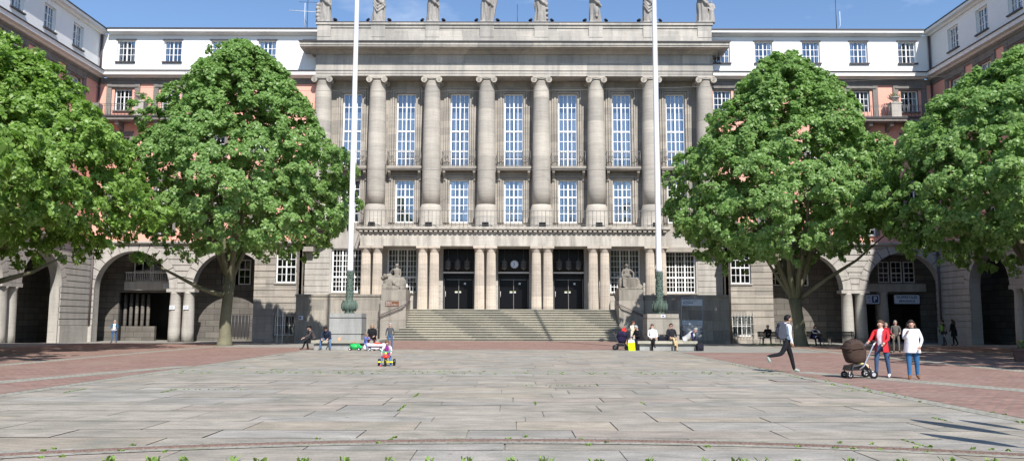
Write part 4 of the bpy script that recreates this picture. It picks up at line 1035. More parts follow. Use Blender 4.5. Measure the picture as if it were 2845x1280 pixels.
def tree(x, y, label, zb, zt, rad, seed, mat, trunk_r=.52, fork=3.6, axis=(0, 0), nclu=4700, leaf=.092, limbs_extra=(), density=40, droop=()):
    rg = np.random.default_rng(seed); rr = random.Random(seed)
    z0 = gz(x, y)
    t = thing('lime_tree', label, 'tree', (x, y, z0), group='broad trees on the square')
    # trunk with limbs
    q = MB()
    ln = Vector((axis[0] * .25, axis[1] * .25, fork))
    q.tube([(0, 0, -.1), (0, 0, .12), (.02, .02, .5), (-.03, .02, 1.4), (ln.x * .6, ln.y * .5, fork * .7), (ln.x, ln.y, fork)], [trunk_r * 1.45, trunk_r * 1.15, trunk_r * .95, trunk_r * .86, trunk_r * .8, trunk_r * .95], M['bark'], 18)
    tips = []
    nl = 8
    for k in range(nl):
        a = 2 * PI * k / nl + rr.uniform(-.3, .3); up = rr.uniform(.35, 1.0) if k else 1.3
        H = zb + (zt - zb) * (.25 + .5 * up * .6); ro = rad * prof((H - zb) / (zt - zb)) * .62
        if k == 0: ro = .4
        p0 = ln - Vector((0, 0, .5)); p3 = Vector((axis[0] + ro * cos(a), axis[1] + ro * sin(a), H))
        p1 = p0 + Vector((cos(a) * ro * .18, sin(a) * ro * .18, (H - fork) * .3)); p2 = p0.lerp(p3, .62) + Vector((0, 0, (H - fork) * .06))
        pts = []
        for i in range(9):
            s = i / 8; pt = p0 * (1 - s) ** 3 + p1 * 3 * s * (1 - s) ** 2 + p2 * 3 * s * s * (1 - s) + p3 * s ** 3
            pts.append(pt + Vector((rr.uniform(-.08, .08), rr.uniform(-.08, .08), 0)))
        rs = [trunk_r * (.5 - .42 * i / 8) for i in range(9)]; q.tube(pts, rs, M['bark'], 9)
        for j in range(3, 9):
            for _ in range(3):
                aa = a + rr.uniform(-1.4, 1.4); b0 = pts[j]; L_ = rad * rr.uniform(.12, .3)
                e = b0 + Vector((cos(aa) * L_, sin(aa) * L_, L_ * rr.uniform(-.05, .8)))
                mid = b0.lerp(e, .5) + Vector((0, 0, .2)); q.tube([b0, mid, e], [rs[j] * .4, rs[j] * .22, .008], M['bark'], 5); tips.append(e)
    for pts, r0 in limbs_extra: q.tube(pts, [r0 * (1 - .8 * i / (len(pts) - 1)) for i in range(len(pts))], M['bark'], 8)
    q.build('trunk', t)
    # crown: leaf sprays spread over a lumpy shell, with gaps, and a thinner filling inside
    from mathutils import noise as mn
    Hc = zt - zb; cc = []; d = []
    while len(cc) < nclu:
        tt = rr.random() ** .8; a = rr.uniform(0, 2 * PI); R0 = rad * prof(tt); deep = rr.random()
        if rr.random() > .35 + .65 * prof(tt): continue
        px_, py_, pz_ = cos(a) * 2.1 + seed, sin(a) * 2.1, tt * 4.2
        bump = mn.noise((px_ * 1.25, py_ * 1.25, pz_ * 1.4)) * .26 + mn.noise((px_ * 3.1, py_ * 3.1, pz_ * 3.4)) * .17
        if mn.noise((px_ * 2.3 + 7, py_ * 2.3, pz_ * 2.2)) < -.2 and deep < .93: continue
        k = .93 + bump - (.0 if deep < .55 else (deep - .55) * 1.1)
        cc.append((axis[0] * (.4 + .6 * (1 - tt)) + R0 * k * cos(a), axis[1] + R0 * k * sin(a), zb + Hc * tt * (1 + bump * .16) + (mn.noise((px_ * 2.2, py_ * 2.2 + 4, 1.5)) * 1.3 if tt < .12 else 0)))
        d.append((cos(a), sin(a), .5 + tt))
    cc = np.array(cc); d = np.array(d)
    for (dx, dy, dz, r_, n_) in droop:
        e = rg.normal(size=(n_, 3)) * np.array([r_, r_, r_ * .4]); cc = np.concatenate([cc, np.array([dx, dy, dz]) + e]); dd = rg.normal(size=(n_, 3)); dd[:, 2] = 1; dd /= np.linalg.norm(dd, axis=1)[:, None]; d = np.concatenate([d, dd])
    nT = len(cc); K = density
    outw = cc - np.array([axis[0], axis[1], zb + Hc * .3]); outw /= np.linalg.norm(outw, axis=1)[:, None]
    # spray: a dome facing up and outward, its leaves lapping like tiles
    cr_ = rg.uniform(.16, .36, nT)
    ang = rg.uniform(0, 2 * PI, (nT, K)); rad_ = np.sqrt(rg.random((nT, K))) * cr_[:, None]
    nn = outw * .9 + np.array([0, 0, .75]) + rg.normal(0, .22, (nT, 3)); nn /= np.linalg.norm(nn, axis=1)[:, None]
    t1 = np.cross(nn, np.array([0.31, .2, 1.0])); t1 /= np.linalg.norm(t1, axis=1)[:, None]; t2 = np.cross(nn, t1)
    lx = rad_ * np.cos(ang); ly = rad_ * np.sin(ang); lz = -(rad_ ** 2) / cr_[:, None] * .5 + rg.normal(0, .06, (nT, K))
    P_ = cc[:, None, :] + lx[:, :, None] * t1[:, None, :] + ly[:, :, None] * t2[:, None, :] + lz[:, :, None] * nn[:, None, :]
    N_ = nn[:, None, :] * .9 + (lx / cr_[:, None])[:, :, None] * t1[:, None, :] * .6 + (ly / cr_[:, None])[:, :, None] * t2[:, None, :] * .6 + rg.normal(0, .36, (nT, K, 3))
    N_ /= np.linalg.norm(N_, axis=2)[:, :, None]
    P_ = P_.reshape(-1, 3); N_ = N_.reshape(-1, 3); n = len(P_)
    up = rg.normal(size=(n, 3)); up[:, 2] -= 1.0; U = up - (up * N_).sum(1)[:, None] * N_; U /= np.linalg.norm(U, axis=1)[:, None]; V = np.cross(N_, U)
    s = (rg.uniform(.75, 1.3, n) * leaf)[:, None]
    v0 = P_ - U * s; v1 = P_ + V * s * .8 - U * s * .25 - N_ * s * .12; v2 = P_ + U * s * 1.15 - N_ * s * .3; v3 = P_ - V * s * .8 - U * s * .25 - N_ * s * .12
    co = np.stack([v0, v1, v2, v3], 1).reshape(-1, 3)
    me = bpy.data.meshes.new('crown'); me.vertices.add(n * 4); me.vertices.foreach_set('co', co.astype(np.float32).ravel())
    me.loops.add(n * 4); me.loops.foreach_set('vertex_index', np.arange(n * 4, dtype=np.int32)); me.polygons.add(n)
    me.polygons.foreach_set('loop_start', np.arange(0, n * 4, 4, dtype=np.int32)); me.polygons.foreach_set('loop_total', np.full(n, 4, np.int32))
    me.update(calc_edges=True); me.materials.append(mat)
    col = np.zeros((n, 4), np.float32); cl = rg.random(nT); col[:, 0] = np.clip(np.repeat(cl, K) * .6 + rg.random(n) * .4, 0, 1); col[:, 1] = (rg.random(n) < .12) * .8; col[:, 3] = 1
    at = me.color_attributes.new('leaf', 'FLOAT_COLOR', 'POINT'); at.data.foreach_set('color', np.repeat(col, 4, 0).ravel())
    link(bpy.data.objects.new('crown', me), t); return t
tree(-18.0, 50.4, 'full tree left of centre with a mottled forked trunk, in front of the left bay', 5.7, 19.6, 7.25, 5, M['leafB'], axis=(.55, 0), trunk_r=.4, fork=4.3,
     limbs_extra=[([(.1, 0, 3.0), (-1.4, -.5, 3.5), (-3.2, -1, 4.5), (-4.7, -1.4, 5.3)], .17)], droop=[(-4.6, -1.4, 5.4, .5, 14)])
tree(18.3, 51.0, 'full tree right of centre behind the walking boy, with a dark low forking trunk', 5.5, 19.0, 7.2, 9, M['leafB'], axis=(-.9, 0), trunk_r=.43, fork=3.0,
     limbs_extra=[([(.1, 0, 3.0), (1.6, -.5, 4.2), (3.4, -1, 5.4), (5.0, -1.4, 6.9)], .17), ([(-.1, 0, 2.6), (-1.2, 0, 4.2), (-2.4, 0, 6.2)], .2)])
tree(-27.0, 38.0, 'tree at the left edge of the square, its crown cut by the picture edge', 4.6, 16.2, 8.7, 13, M['leafA'], axis=(.2, 0), fork=3.2, leaf=.095,
     limbs_extra=[([(.3, 0, 2.6), (2.5, -.3, 3.3), (4.4, -.5, 3.8), (6.0, -.6, 4.6)], .2)])
tree(28.3, 42.0, 'tree at the right edge of the square, its crown cut by the picture edge', 5.0, 16.3, 8.7, 17, M['leafB'], axis=(-.3, 0), fork=3.2, leaf=.092)

tree(-24.4, 24.6, 'tree beyond the left edge whose crown shades the red paving', 4.6, 16, 7.3, 23, M['leafA'], nclu=1700, leaf=.135, density=32)
tree(26.0, 23.6, 'tree beyond the right edge whose crown shades the paving by the tubs', 5, 16, 8.2, 29, M['leafB'], nclu=1700, leaf=.135, density=32)

# ---------------------------------------------------------------- figures
SK = plain('skin', (.55, .33, .25), .55); 
_mc = {}
def cloth(c, rough=.85):
    k = (tuple(c), rough)
    if k not in _mc: _mc[k] = plain('cloth %d' % (len(_mc) + 1), c, rough, spec=.2, var=.12, vs=9)
    return _mc[k]
def V(*a): return Vector(a)
def nrm(v): v = Vector(v); return v / v.length
def skeleton(lean=0, legs=((0, 0, .06), (0, 0, .06)), arms=((.05, .12, .1, 0), (.05, .12, .1, 0)), sit=None, yaw=0, nod=0, girth=1.0, twist=0, hipw=.1, shw=.185):
    """joints of a 1.75 m adult facing -Y. legs (hip pitch, knee bend, splay), arms (shoulder pitch, abduction, elbow bend, inward); index 0 = its right (-X... viewer's left)"""
    J = {}; J['pel'] = V(0, 0, 0)
    LR = Matrix.Rotation(lean, 3, 'X'); J['_LR'] = LR                 # positive lean = forward (towards -Y)
    def up(v): return LR @ Vector(v)
    J['wai'] = up((0, -.0, .13)); J['che'] = up((0, 0, .33)); J['nec'] = up((0, .01, .485)); HR = Matrix.Rotation(yaw, 3, 'Z') @ Matrix.Rotation(lean * .5 + nod, 3, 'X')
    J['hb'] = J['nec'] + up((0, -.0, .05)); J['hm'] = J['hb'] + HR @ V(0, -.015, .085); J['ht'] = J['hm'] + HR @ V(0, .008, .07)
    J['_HR'] = HR
    low = 0
    for i, s in enumerate((-1, 1)):
        hp, kn, sp = legs[i]; h = V(s * hipw, 0, -.03); J['h%d' % i] = h
        d1 = nrm((s * sin(sp), -sin(hp), -cos(hp))); k = h + d1 * .43; d2 = nrm((s * sin(sp) * .3, -sin(hp - kn), -cos(hp - kn))); a = k + d2 * .42
        J['k%d' % i] = k; J['a%d' % i] = a
        fp = 0 if (hp - kn) > -.7 else (hp - kn) * .75
        J['t%d' % i] = a + V(s * .03, -.17 * cos(fp), -.055 - .17 * sin(-fp)) if fp == 0 else a + V(0, -.17 * cos(fp), .17 * sin(fp) - .03); J['e%d' % i] = a + (V(0, .04, -.05) if fp == 0 else V(0, .05, -.01))
        low = min(low, a.z - .09 if fp == 0 else a.z - .06, J['t%d' % i].z - .035)
        sh = J['nec'] + up((s * shw, 0, -.055)); sp_, ab, eb, inw = arms[i]; sp2 = sp_ + lean
        J['s%d' % i] = sh; d1 = nrm((s * sin(ab), -sin(sp2) * cos(ab), -cos(sp2) * cos(ab))); e = sh + d1 * .28
        d2 = nrm((-s * inw, -sin(sp2 + eb), -cos(sp2 + eb))); w = e + d2 * .24; J['el%d' % i] = e; J['w%d' % i] = w; J['ha%d' % i] = w + d2 * .07; J['hd%d' % i] = d2
    z = (-low) if sit is None else sit + .10
    for k in J:
        if k[0] != '_' and not k.startswith('hd'): J[k] = J[k] + V(0, 0, z)
    return J
def skin_mesh(verts, edges, radii, sub=1):
    me = bpy.data.meshes.new('tmp'); me.from_pydata([tuple(v) for v in verts], edges, []); o = bpy.data.objects.new('tmp', me); C.objects.link(o)
    o.modifiers.new('s', 'SKIN'); sv = me.skin_vertices[0].data
    for i, r in enumerate(radii): sv[i].radius = r; sv[i].use_root = (i == 0)
    sb = o.modifiers.new('b', 'SUBSURF'); sb.levels = sub; sb.render_levels = sub
    bpy.context.view_layer.update(); m = bpy.data.meshes.new_from_object(o.evaluated_get(bpy.context.evaluated_depsgraph_get()))
    bpy.data.objects.remove(o); bpy.data.meshes.remove(me); return m
HK = [1.0]
def segd(p, a, b):
    ab = b - a; t = max(0, min(1, (p - a).dot(ab) / max(1e-9, ab.length_squared))); return (p - a - ab * t).length
def body_mesh(J, top, bottom, shoe, skin=None, sleeve=None, girth=1., short=False, shorts=False, scarf=None, legw=1., sub=1):
    skin = skin or SK; g = girth
    names = ['pel', 'wai', 'che', 'nec', 'hb', 'hm', 'ht']; rad = {'pel': (.15 * g, .115 * g), 'wai': (.135 * g, .105 * g), 'che': (.165 * g, .12 * g), 'nec': (.058, .058), 'hb': (.062, .068), 'hm': (.092 * HK[0], .105 * HK[0]), 'ht': (.075 * HK[0], .085 * HK[0])}
    E_ = [('pel', 'wai'), ('wai', 'che'), ('che', 'nec'), ('nec', 'hb'), ('hb', 'hm'), ('hm', 'ht')]
    for i in (0, 1):
        for k, r in (('h', .088 * g * legw), ('k', .062 * legw), ('a', .045 * (1 + .35 * (legw - 1) * 2)), ('t', .035), ('s', .062 * (.6 + .4 * g)), ('el', .046), ('w', .033), ('ha', .036)):
            n = k + str(i); names.append(n); rad[n] = (r, r)
        rad['t%d' % i] = (.042, .03); rad['ha%d' % i] = (.036, .02)
        E_ += [('pel', 'h%d' % i), ('h%d' % i, 'k%d' % i), ('k%d' % i, 'a%d' % i), ('a%d' % i, 't%d' % i), ('che', 's%d' % i), ('s%d' % i, 'el%d' % i), ('el%d' % i, 'w%d' % i), ('w%d' % i, 'ha%d' % i)]
    ix = {n: i for i, n in enumerate(names)}
    m = skin_mesh([J[n] for n in names], [(ix[a], ix[b]) for a, b in E_], [rad[n] for n in names], sub)
    mats = [top, skin, bottom, shoe, sleeve or top]
    for q in mats: m.materials.append(q)
    cls = []
    for a, b in (('pel', 'wai'), ('wai', 'che')): cls.append((a, b, 0, 0))
    cls.append(('che', 'nec', 0, 0)); 
    for a, b in (('hb', 'hm'), ('hm', 'ht'), ('nec', 'hb')): cls.append((a, b, 1, .0))
    for i in '01':
        cls += [('h' + i, 'k' + i, 2, 0), ('k' + i, 'a' + i, 1 if shorts else 2, 0), ('a' + i, 't' + i, 3, 0), ('s' + i, 'el' + i, 4, 0), ('el' + i, 'w' + i, 1 if short else 4, 0), ('w' + i, 'ha' + i, 1, 0)]
    wz = J['pel'] + (J['wai'] - J['pel']) * .1
    ax_ = (J['wai'] - J['pel']).normalized()
    for f in m.polygons:
        p = f.center; best = min(cls, key=lambda c: segd(p, J[c[0]], J[c[1]])); k = best[2]
        if best[0] == 'pel' and (p - wz).dot(ax_) < 0: k = 2
        if k == 2 and best[0][0] == 'h' and (p - J['pel']).dot(ax_) > .0 and (p - J['pel']).length < .2: k = 0
        f.material_index = k; f.use_smooth = True
    # fingers, nose, ears, eyes joined in
    q = MB(); HR = J['_HR']
    for i in (0, 1):
        d = J['hd%d' % i]; w = J['ha%d' % i]; side = d.cross(V(0, 1, 0) if abs(d.y) < .8 else V(0, 0, 1)).normalized(); pn = d.cross(side).normalized()
        for f in range(4):
            b0 = w + side * (f - 1.5) * .017 + d * .015; L_ = (.062, .072, .068, .052)[f]
            q.tube([b0, b0 + d * L_ * .5, b0 + d * L_ * .85 + pn * .018, b0 + d * L_ * .95 + pn * .035], [.0095, .009, .008, .006], skin, 5)
        b0 = w - side * .03 - d * .03; q.tube([b0, b0 - side * .02 + d * .025, b0 - side * .02 + d * .05 + pn * .01], [.011, .01, .007], skin, 5)
    hm = J['hm']
    q.ball(hm + HR @ V(0, -.098, -.012), (.012, .018, .022), skin, 6, 5, HR); q.ball(hm + HR @ V(0, -.085, -.055), (.024, .012, .006), cloth((.35, .13, .12)), 6, 4, HR)
    for s in (-1, 1):
        q.ball(hm + HR @ V(s * .086, 0, -.01), (.012, .02, .03), skin, 6, 5, HR); q.ball(hm + HR @ V(s * .032, -.088, .018), (.012, .007, .006), M['black'], 6, 4, HR)
    ex = q.mesh('x'); b = bmesh.new(); b.from_mesh(m)
    off = len(m.materials); 
    for mm_ in ex.materials: m.materials.append(mm_)
    n0 = len(b.faces); b.from_mesh(ex); b.faces.ensure_lookup_table()
    for f in b.faces[n0:]: f.material_index += off
    b.to_mesh(m); b.free(); m.name = 'person'; return m
def hair(J, style, col):
    q = MB(); HR = J['_HR']; hm = J['hm'] + HR @ V(0, .012, .018); m = cloth(col, .6)
    n, k = 14, 9; vs = []
    rad = (.094 * HK[0], .112 * HK[0], .118 * HK[0]); lim = {'short': 2.0, 'long': 2.2, 'bun': 2.0, 'pony': 2.0, 'cap': 1.45, 'bald': 1.0, 'bob': 2.3, 'beanie': 1.6}[style]
    for j in range(k + 1):
        for i in range(n):
            a = 2 * PI * i / n; front = max(0, -sin(a)); L_ = lim - (lim - 1.0) * min(1, front * 1.25) ** .7; t = L_ * j / k
            w = 1 + .03 * sin(i * 5 + j * 3)
            vs.append(hm + HR @ V(rad[0] * sin(t) * cos(a) * w, rad[1] * sin(t) * sin(a) * w, rad[2] * cos(t) * (1.0 if t < 1.6 else 1.25)))
    q.add(vs, [(j * n + i, j * n + (i + 1) % n, (j + 1) * n + (i + 1) % n, (j + 1) * n + i) for j in range(k) for i in range(n)], m, True)
    if style == 'long': q.tube([hm + HR @ V(0, .07, -.02), hm + HR @ V(0, .11, -.12), hm + HR @ V(.0, .12, -.24), hm + HR @ V(0, .13, -.34)], [.08, .085, .07, .03], m, 10)
    if style == 'long':
        for s in (-1, 1): q.tube([hm + HR @ V(s * .075, .03, .02), hm + HR @ V(s * .1, .03, -.08), hm + HR @ V(s * .11, .05, -.2), hm + HR @ V(s * .12, .06, -.28)], [.035, .04, .035, .012], m, 8)
    if style == 'bob':
        for s in (-1, 1): q.tube([hm + HR @ V(s * .08, .0, .02), hm + HR @ V(s * .098, .0, -.08), hm + HR @ V(s * .08, -.01, -.15)], [.035, .035, .015], m, 8)
    if style == 'bun': q.ball(hm + HR @ V(0, .13, .03), .045, m, 8, 6)
    if style == 'pony': q.tube([hm + HR @ V(0, .1, .03), hm + HR @ V(0, .16, 0), hm + HR @ V(0, .17, -.12)], [.03, .035, .012], m, 8)
    if style == 'cap': q.box(0, 0, 0, 0, 0, 0, m); q.ball(hm + HR @ V(0, -.1, .03), (.07, .06, .012), m, 10, 5, HR)
    return q
def ringloft(q, J, spec, m, n=18, folds=.0, seed=0):
    """spec: list of (centre, rx, ry); garment wall with thickness"""
    vs = []; rr = random.Random(seed); ph = rr.uniform(0, 6)
    for j, (c, rx, ry) in enumerate(spec):
        for i in range(n):
            a = 2 * PI * i / n; w = 1 + folds * sin(a * 5 + ph) * (j / len(spec)); vs.append(Vector(c) + J['_LR'] @ V(rx * cos(a) * w, ry * sin(a) * w, 0))
    fs = [(j * n + i, j * n + (i + 1) % n, (j + 1) * n + (i + 1) % n, (j + 1) * n + i) for j in range(len(spec) - 1) for i in range(n)]
    q.add(vs, fs, m, True)
def person(label, loc, rz, s=1.0, top=(.2, .2, .2), bottom=(.03, .035, .06), shoe=(.03, .03, .03), hairc=(.05, .035, .025), hs='short', coat=None, coat_len=.18, coat_r=1.0, glasses=False, bag=None, group=None, headk=1.0, **kw):
    if kw.get('sit') == SIT: s *= 1.11; kw['sit'] = .51 / s if SEATH is None else SEATH / s
    bk = {k: kw.pop(k) for k in ('girth', 'short', 'shorts', 'legw', 'skin', 'sleeve', 'scarf') if k in kw}
    if 'girth' in bk: kw['girth'] = bk['girth']
    if isinstance(bk.get('sleeve'), tuple): bk['sleeve'] = cloth(bk['sleeve'])
    J = skeleton(**kw); HK[0] = headk
    me = body_mesh(J, cloth(top), cloth(bottom), cloth(shoe, .5), **bk)
    z = loc[2] if len(loc) > 2 else gz(loc[0], loc[1])
    o = link(bpy.data.objects.new('person', me)); o.location = (loc[0], loc[1], z); o.rotation_euler.z = rz; o.scale = (s, s, s)
    tag(o, label, 'person', group)
    hair(J, hs, hairc).build('hair', o, False); HK[0] = 1.0
    if coat is not None:
        q = MB(); g = kw.get('girth', 1.0) * coat_r; up = (J['che'] - J['pel']).normalized(); dn = V(0, 0, -1) if kw.get('sit') is None else -up
        spec = [(J['nec'] - up * .03, .085, .075), (J['nec'] - up * .075, .165 * g, .115 * g), (J['che'] + up * .02, .178 * g, .135 * g), (J['wai'] + up * .06, .158 * g, .13 * g), (J['pel'] + up * .03, .172 * g, .145 * g), (J['pel'] + dn * coat_len * .5, .19 * g, .16 * g), (J['pel'] + dn * coat_len, .205 * g, .17 * g)]
        ringloft(q, J, spec, cloth(coat), n=30, folds=.06); q.build('jacket', o, False)
    if glasses:
        q = MB(); HR = J['_HR']; hm = J['hm']
        for sx in (-1, 1): q.ball(hm + HR @ V(sx * .036, -.1, .02), (.03, .01, .02), M['black'], 8, 5, HR); q.tube([hm + HR @ V(sx * .065, -.09, .022), hm + HR @ V(sx * .09, 0, .02)], .005, M['black'], 4)
        q.build('sunglasses', o)
    return o, J
SIT = .47; SEATH = None
# 1 man by the left arch
person('man in open blue jacket and jeans standing by the left arch', (-29.9, 60.4), .15, 1.0, top=(.75, .72, .74), bottom=(.06, .12, .26), shoe=(.03, .03, .03), hairc=(.5, .48, .45), hs='short', sleeve=(.03, .12, .22), arms=((.25, .25, .9, .5), (.25, .25, .9, .5)), legs=((.18, .15, .05), (-.12, .1, .05)), coat=None)
# left bench pair
person('black haired person in dark clothes at the left end of the left bench', (-10.75, 43.75), -1.1, .93, top=(.07, .06, .06), bottom=(.012, .012, .014), hairc=(.01, .01, .01), hs='pony', sit=SIT, lean=.55, legs=((1.35, 1.0, .05), (1.2, 1.35, .05)), arms=((-.15, .1, .7, .2), (-.1, .1, .7, .2)), nod=.3, yaw=.5)
person('man in dark jacket and jeans leaning forward with clasped hands, left bench', (-9.95, 43.35), 0, .97, top=(.022, .03, .055), bottom=(.1, .17, .3), shoe=(.1, .1, .12), hairc=(.02, .014, .012), sit=SIT, lean=.72, legs=((1.45, 1.45, .3), (1.45, 1.45, .3)), arms=((-.35, .2, .75, .4), (-.35, .2, .75, .4)), nod=.45, coat=(.022, .03, .055), coat_len=.05)
q = MB(); q.ball((-9.35, 43.5, .54), (.1, .09, .08), cloth((.75, .35, .2))); q.tube([(-9.35, 43.5, .6), (-9.28, 43.5, .68)], .02, cloth((.75, .35, .2)), 6); tag(q.build('small_bag'), 'small orange bag on the left bench beside the leaning man', 'bag')
# woman in black with child on toy
person('grey blonde woman in a black coat sitting on the left bench', (-7.55, 43.45), .1, .96, top=(.012, .012, .016), bottom=(.04, .012, .012), hairc=(.3, .23, .17), hs='bob', sit=SIT, lean=.18, legs=((1.4, 1.35, .12), (1.35, 1.35, .1)), arms=((.0, .12, 1.0, .3), (.1, .12, 1.1, .4)), nod=.3, coat=(.012, .012, .016), coat_len=.1, coat_r=1.05, girth=1.1)
person('small child in blue sitting on the whitish toy car', (-7.7, 42.35), .75, .66, headk=1.2, top=(.1, .14, .4), bottom=(.12, .2, .38), shoe=(.5, .48, .45), hairc=(.22, .13, .08), hs='short', sit=.52, lean=.3, legs=((1.2, .7, .1), (1.2, .75, .1)), arms=((.6, .1, .9, .3), (.5, .1, .9, .3)), nod=.3)
def toycar(name, label, loc, s, cbody, ctrim, kind, rz=0):
    t = thing(name, label, 'toy', loc, rz, s=s); q = MB(); m = plain(label[:12], cbody, .3)
    if kind == 'shell':
        rr = random.Random(7); q.ball((0, 0, .24), (.36, .24, .2), m, 14, 8)
        for k in range(16):
            a = rr.uniform(0, 6.28); e = rr.uniform(.25, 1.2); q.ball((.33 * cos(a) * cos(e), .22 * sin(a) * cos(e), .24 + .19 * sin(e)), .075, m, 8, 6)
        q.ball((.4, -.05, .2), .11, m)
    else:
        q.ext([(-.62, .1), (-.66, .22), (-.58, .36), (-.2, .4), (.1, .36), (.55, .38), (.64, .26), (.6, .1)], -.2, .2, m); q.ball((-.45, 0, .28), (.22, .22, .15), m); q.ball((.45, 0, .28), (.22, .22, .14), m)
        q.box(-.5, .5, -.235, -.2, .2, .25, M['black'])
    q.build('toy_body', t)
    for (x, y) in ((-.3, -.22), (.3, -.22), (-.3, .22), (.3, .22)):
        q = MB(); q.tube([(x, y - .035, .09), (x, y + .035, .09)], .09, M['black'], 14, smooth=False); w = q.build('wheel', t); q = MB(); q.tube([(x, y - .04, .09), (x, y + .04, .09)], .045, M['signwhite'], 10, smooth=False); q.build('hub', w)
    if kind == 'shell': q = MB(); q.torus((-.1, 0, .5), .11, .018, cloth((.5, .03, .04)), 'z', 16, 6); q.tube([(-.1, 0, .38), (-.1, 0, .5)], .02, cloth((.5, .03, .04)), 6); q.build('steering_wheel', t)
    else: q = MB(); q.box(-.1, .25, -.16, .16, .38, .44, cloth((.7, .1, .06))); q.build('seat', t)
toycar('toy_turtle_car', 'bright green ride-on toy with knobbly shell by the left bench', (-8.3, 42.6, 0), .8, (.02, .42, .1), None, 'shell')
toycar('toy_car', 'pinkish white ride-on toy car under the child in blue', (-7.15, 42.35, 0), .95, (.75, .62, .68), None, 'car')
person('boy in a grey shirt, jeans and light cap standing before the bottom steps', (-6.55, 43.2), -.1, .83, headk=1.12, top=(.075, .08, .09), bottom=(.06, .12, .24), shoe=(.1, .1, .14), hairc=(.42, .43, .46), hs='beanie', arms=((.05, .28, .15, 0), (.05, .28, .15, 0)), legs=((.05, .05, .06), (0, .05, .06)), legw=1.1)
# tricycle rider
def wheel(parent, c, r, w, hubc, axis=Vector((1, 0, 0)), name='wheel', rim=True):
    q = MB(); ax = axis.normalized() * w / 2; c = Vector(c); q.tube([c - ax, c - ax * .6, c + ax * .6, c + ax], [r * .93, r, r, r * .93], M['black'], 22); o = q.build(name, parent)
    q = MB(); q.tube([c - ax * 1.08, c + ax * 1.08], r * (.45 if rim else .4), hubc, 16, smooth=False); q.build('rim', o); return o
ty, tz = plain('toy yellow', (.75, .7, .02), .35), plain('toy red', (.75, .04, .02), .35); tg = plain('toy green', (.02, .4, .25), .35)
t = thing('toy_tricycle', 'yellow and red plastic tricycle with black tyres ridden by the small child', 'tricycle', (-4.4, 28.1, 0), .05)
wheel(t, (0, 0, .15), .15, .07, ty); wheel(t, (-.265, .42, .12), .12, .08, M['darkmetal'], rim=False); wheel(t, (.265, .42, .12), .12, .08, M['darkmetal'], rim=False)
q = MB(); q.tube([(-.265, .42, .13), (.265, .42, .13)], .025, ty, 6); q.tube([(0, .1, .3), (0, .42, .15)], .035, ty, 8); q.tube([(-.2, 0, .15), (.2, 0, .15)], .02, ty, 6); q.box(-.26, -.16, -.04, .04, .13, .17, ty); q.box(.16, .26, -.04, .04, .13, .17, ty); q.build('frame', t)
q = MB(); q.ball((0, .02, .33), (.12, .09, .07), tz); q.tube([(0, 0, .3), (-.05, 0, .15)], .02, tz, 6); q.build('fork', t)
q = MB(); q.box(-.11, .11, .2, .42, .3, .36, tz); q.build('seat', t)
q = MB(); q.tube([(0, .02, .35), (0, .05, .48)], .025, M['signgrey'], 8); q.tube([(-.2, .12, .52), (-.1, .06, .49), (.1, .06, .49), (.2, .12, .52)], .018, tg, 6); q.ball((0, .02, .44), .045, ty); q.build('handlebar', t)
person('small child in a purple top and jeans riding the tricycle', (-4.4, 28.42), .05, .66, headk=1.25, top=(.2, .03, .2), bottom=(.1, .17, .33), shoe=(.5, .08, .12), sleeve=(.7, .6, .65), hairc=(.16, .08, .04), hs='short', sit=.5, lean=.2, legs=((1.3, 1.0, .3), (1.1, 1.05, .3)), arms=((.35, .25, .45, .05), (.35, .25, .45, .05)), nod=.25, legw=1.15)
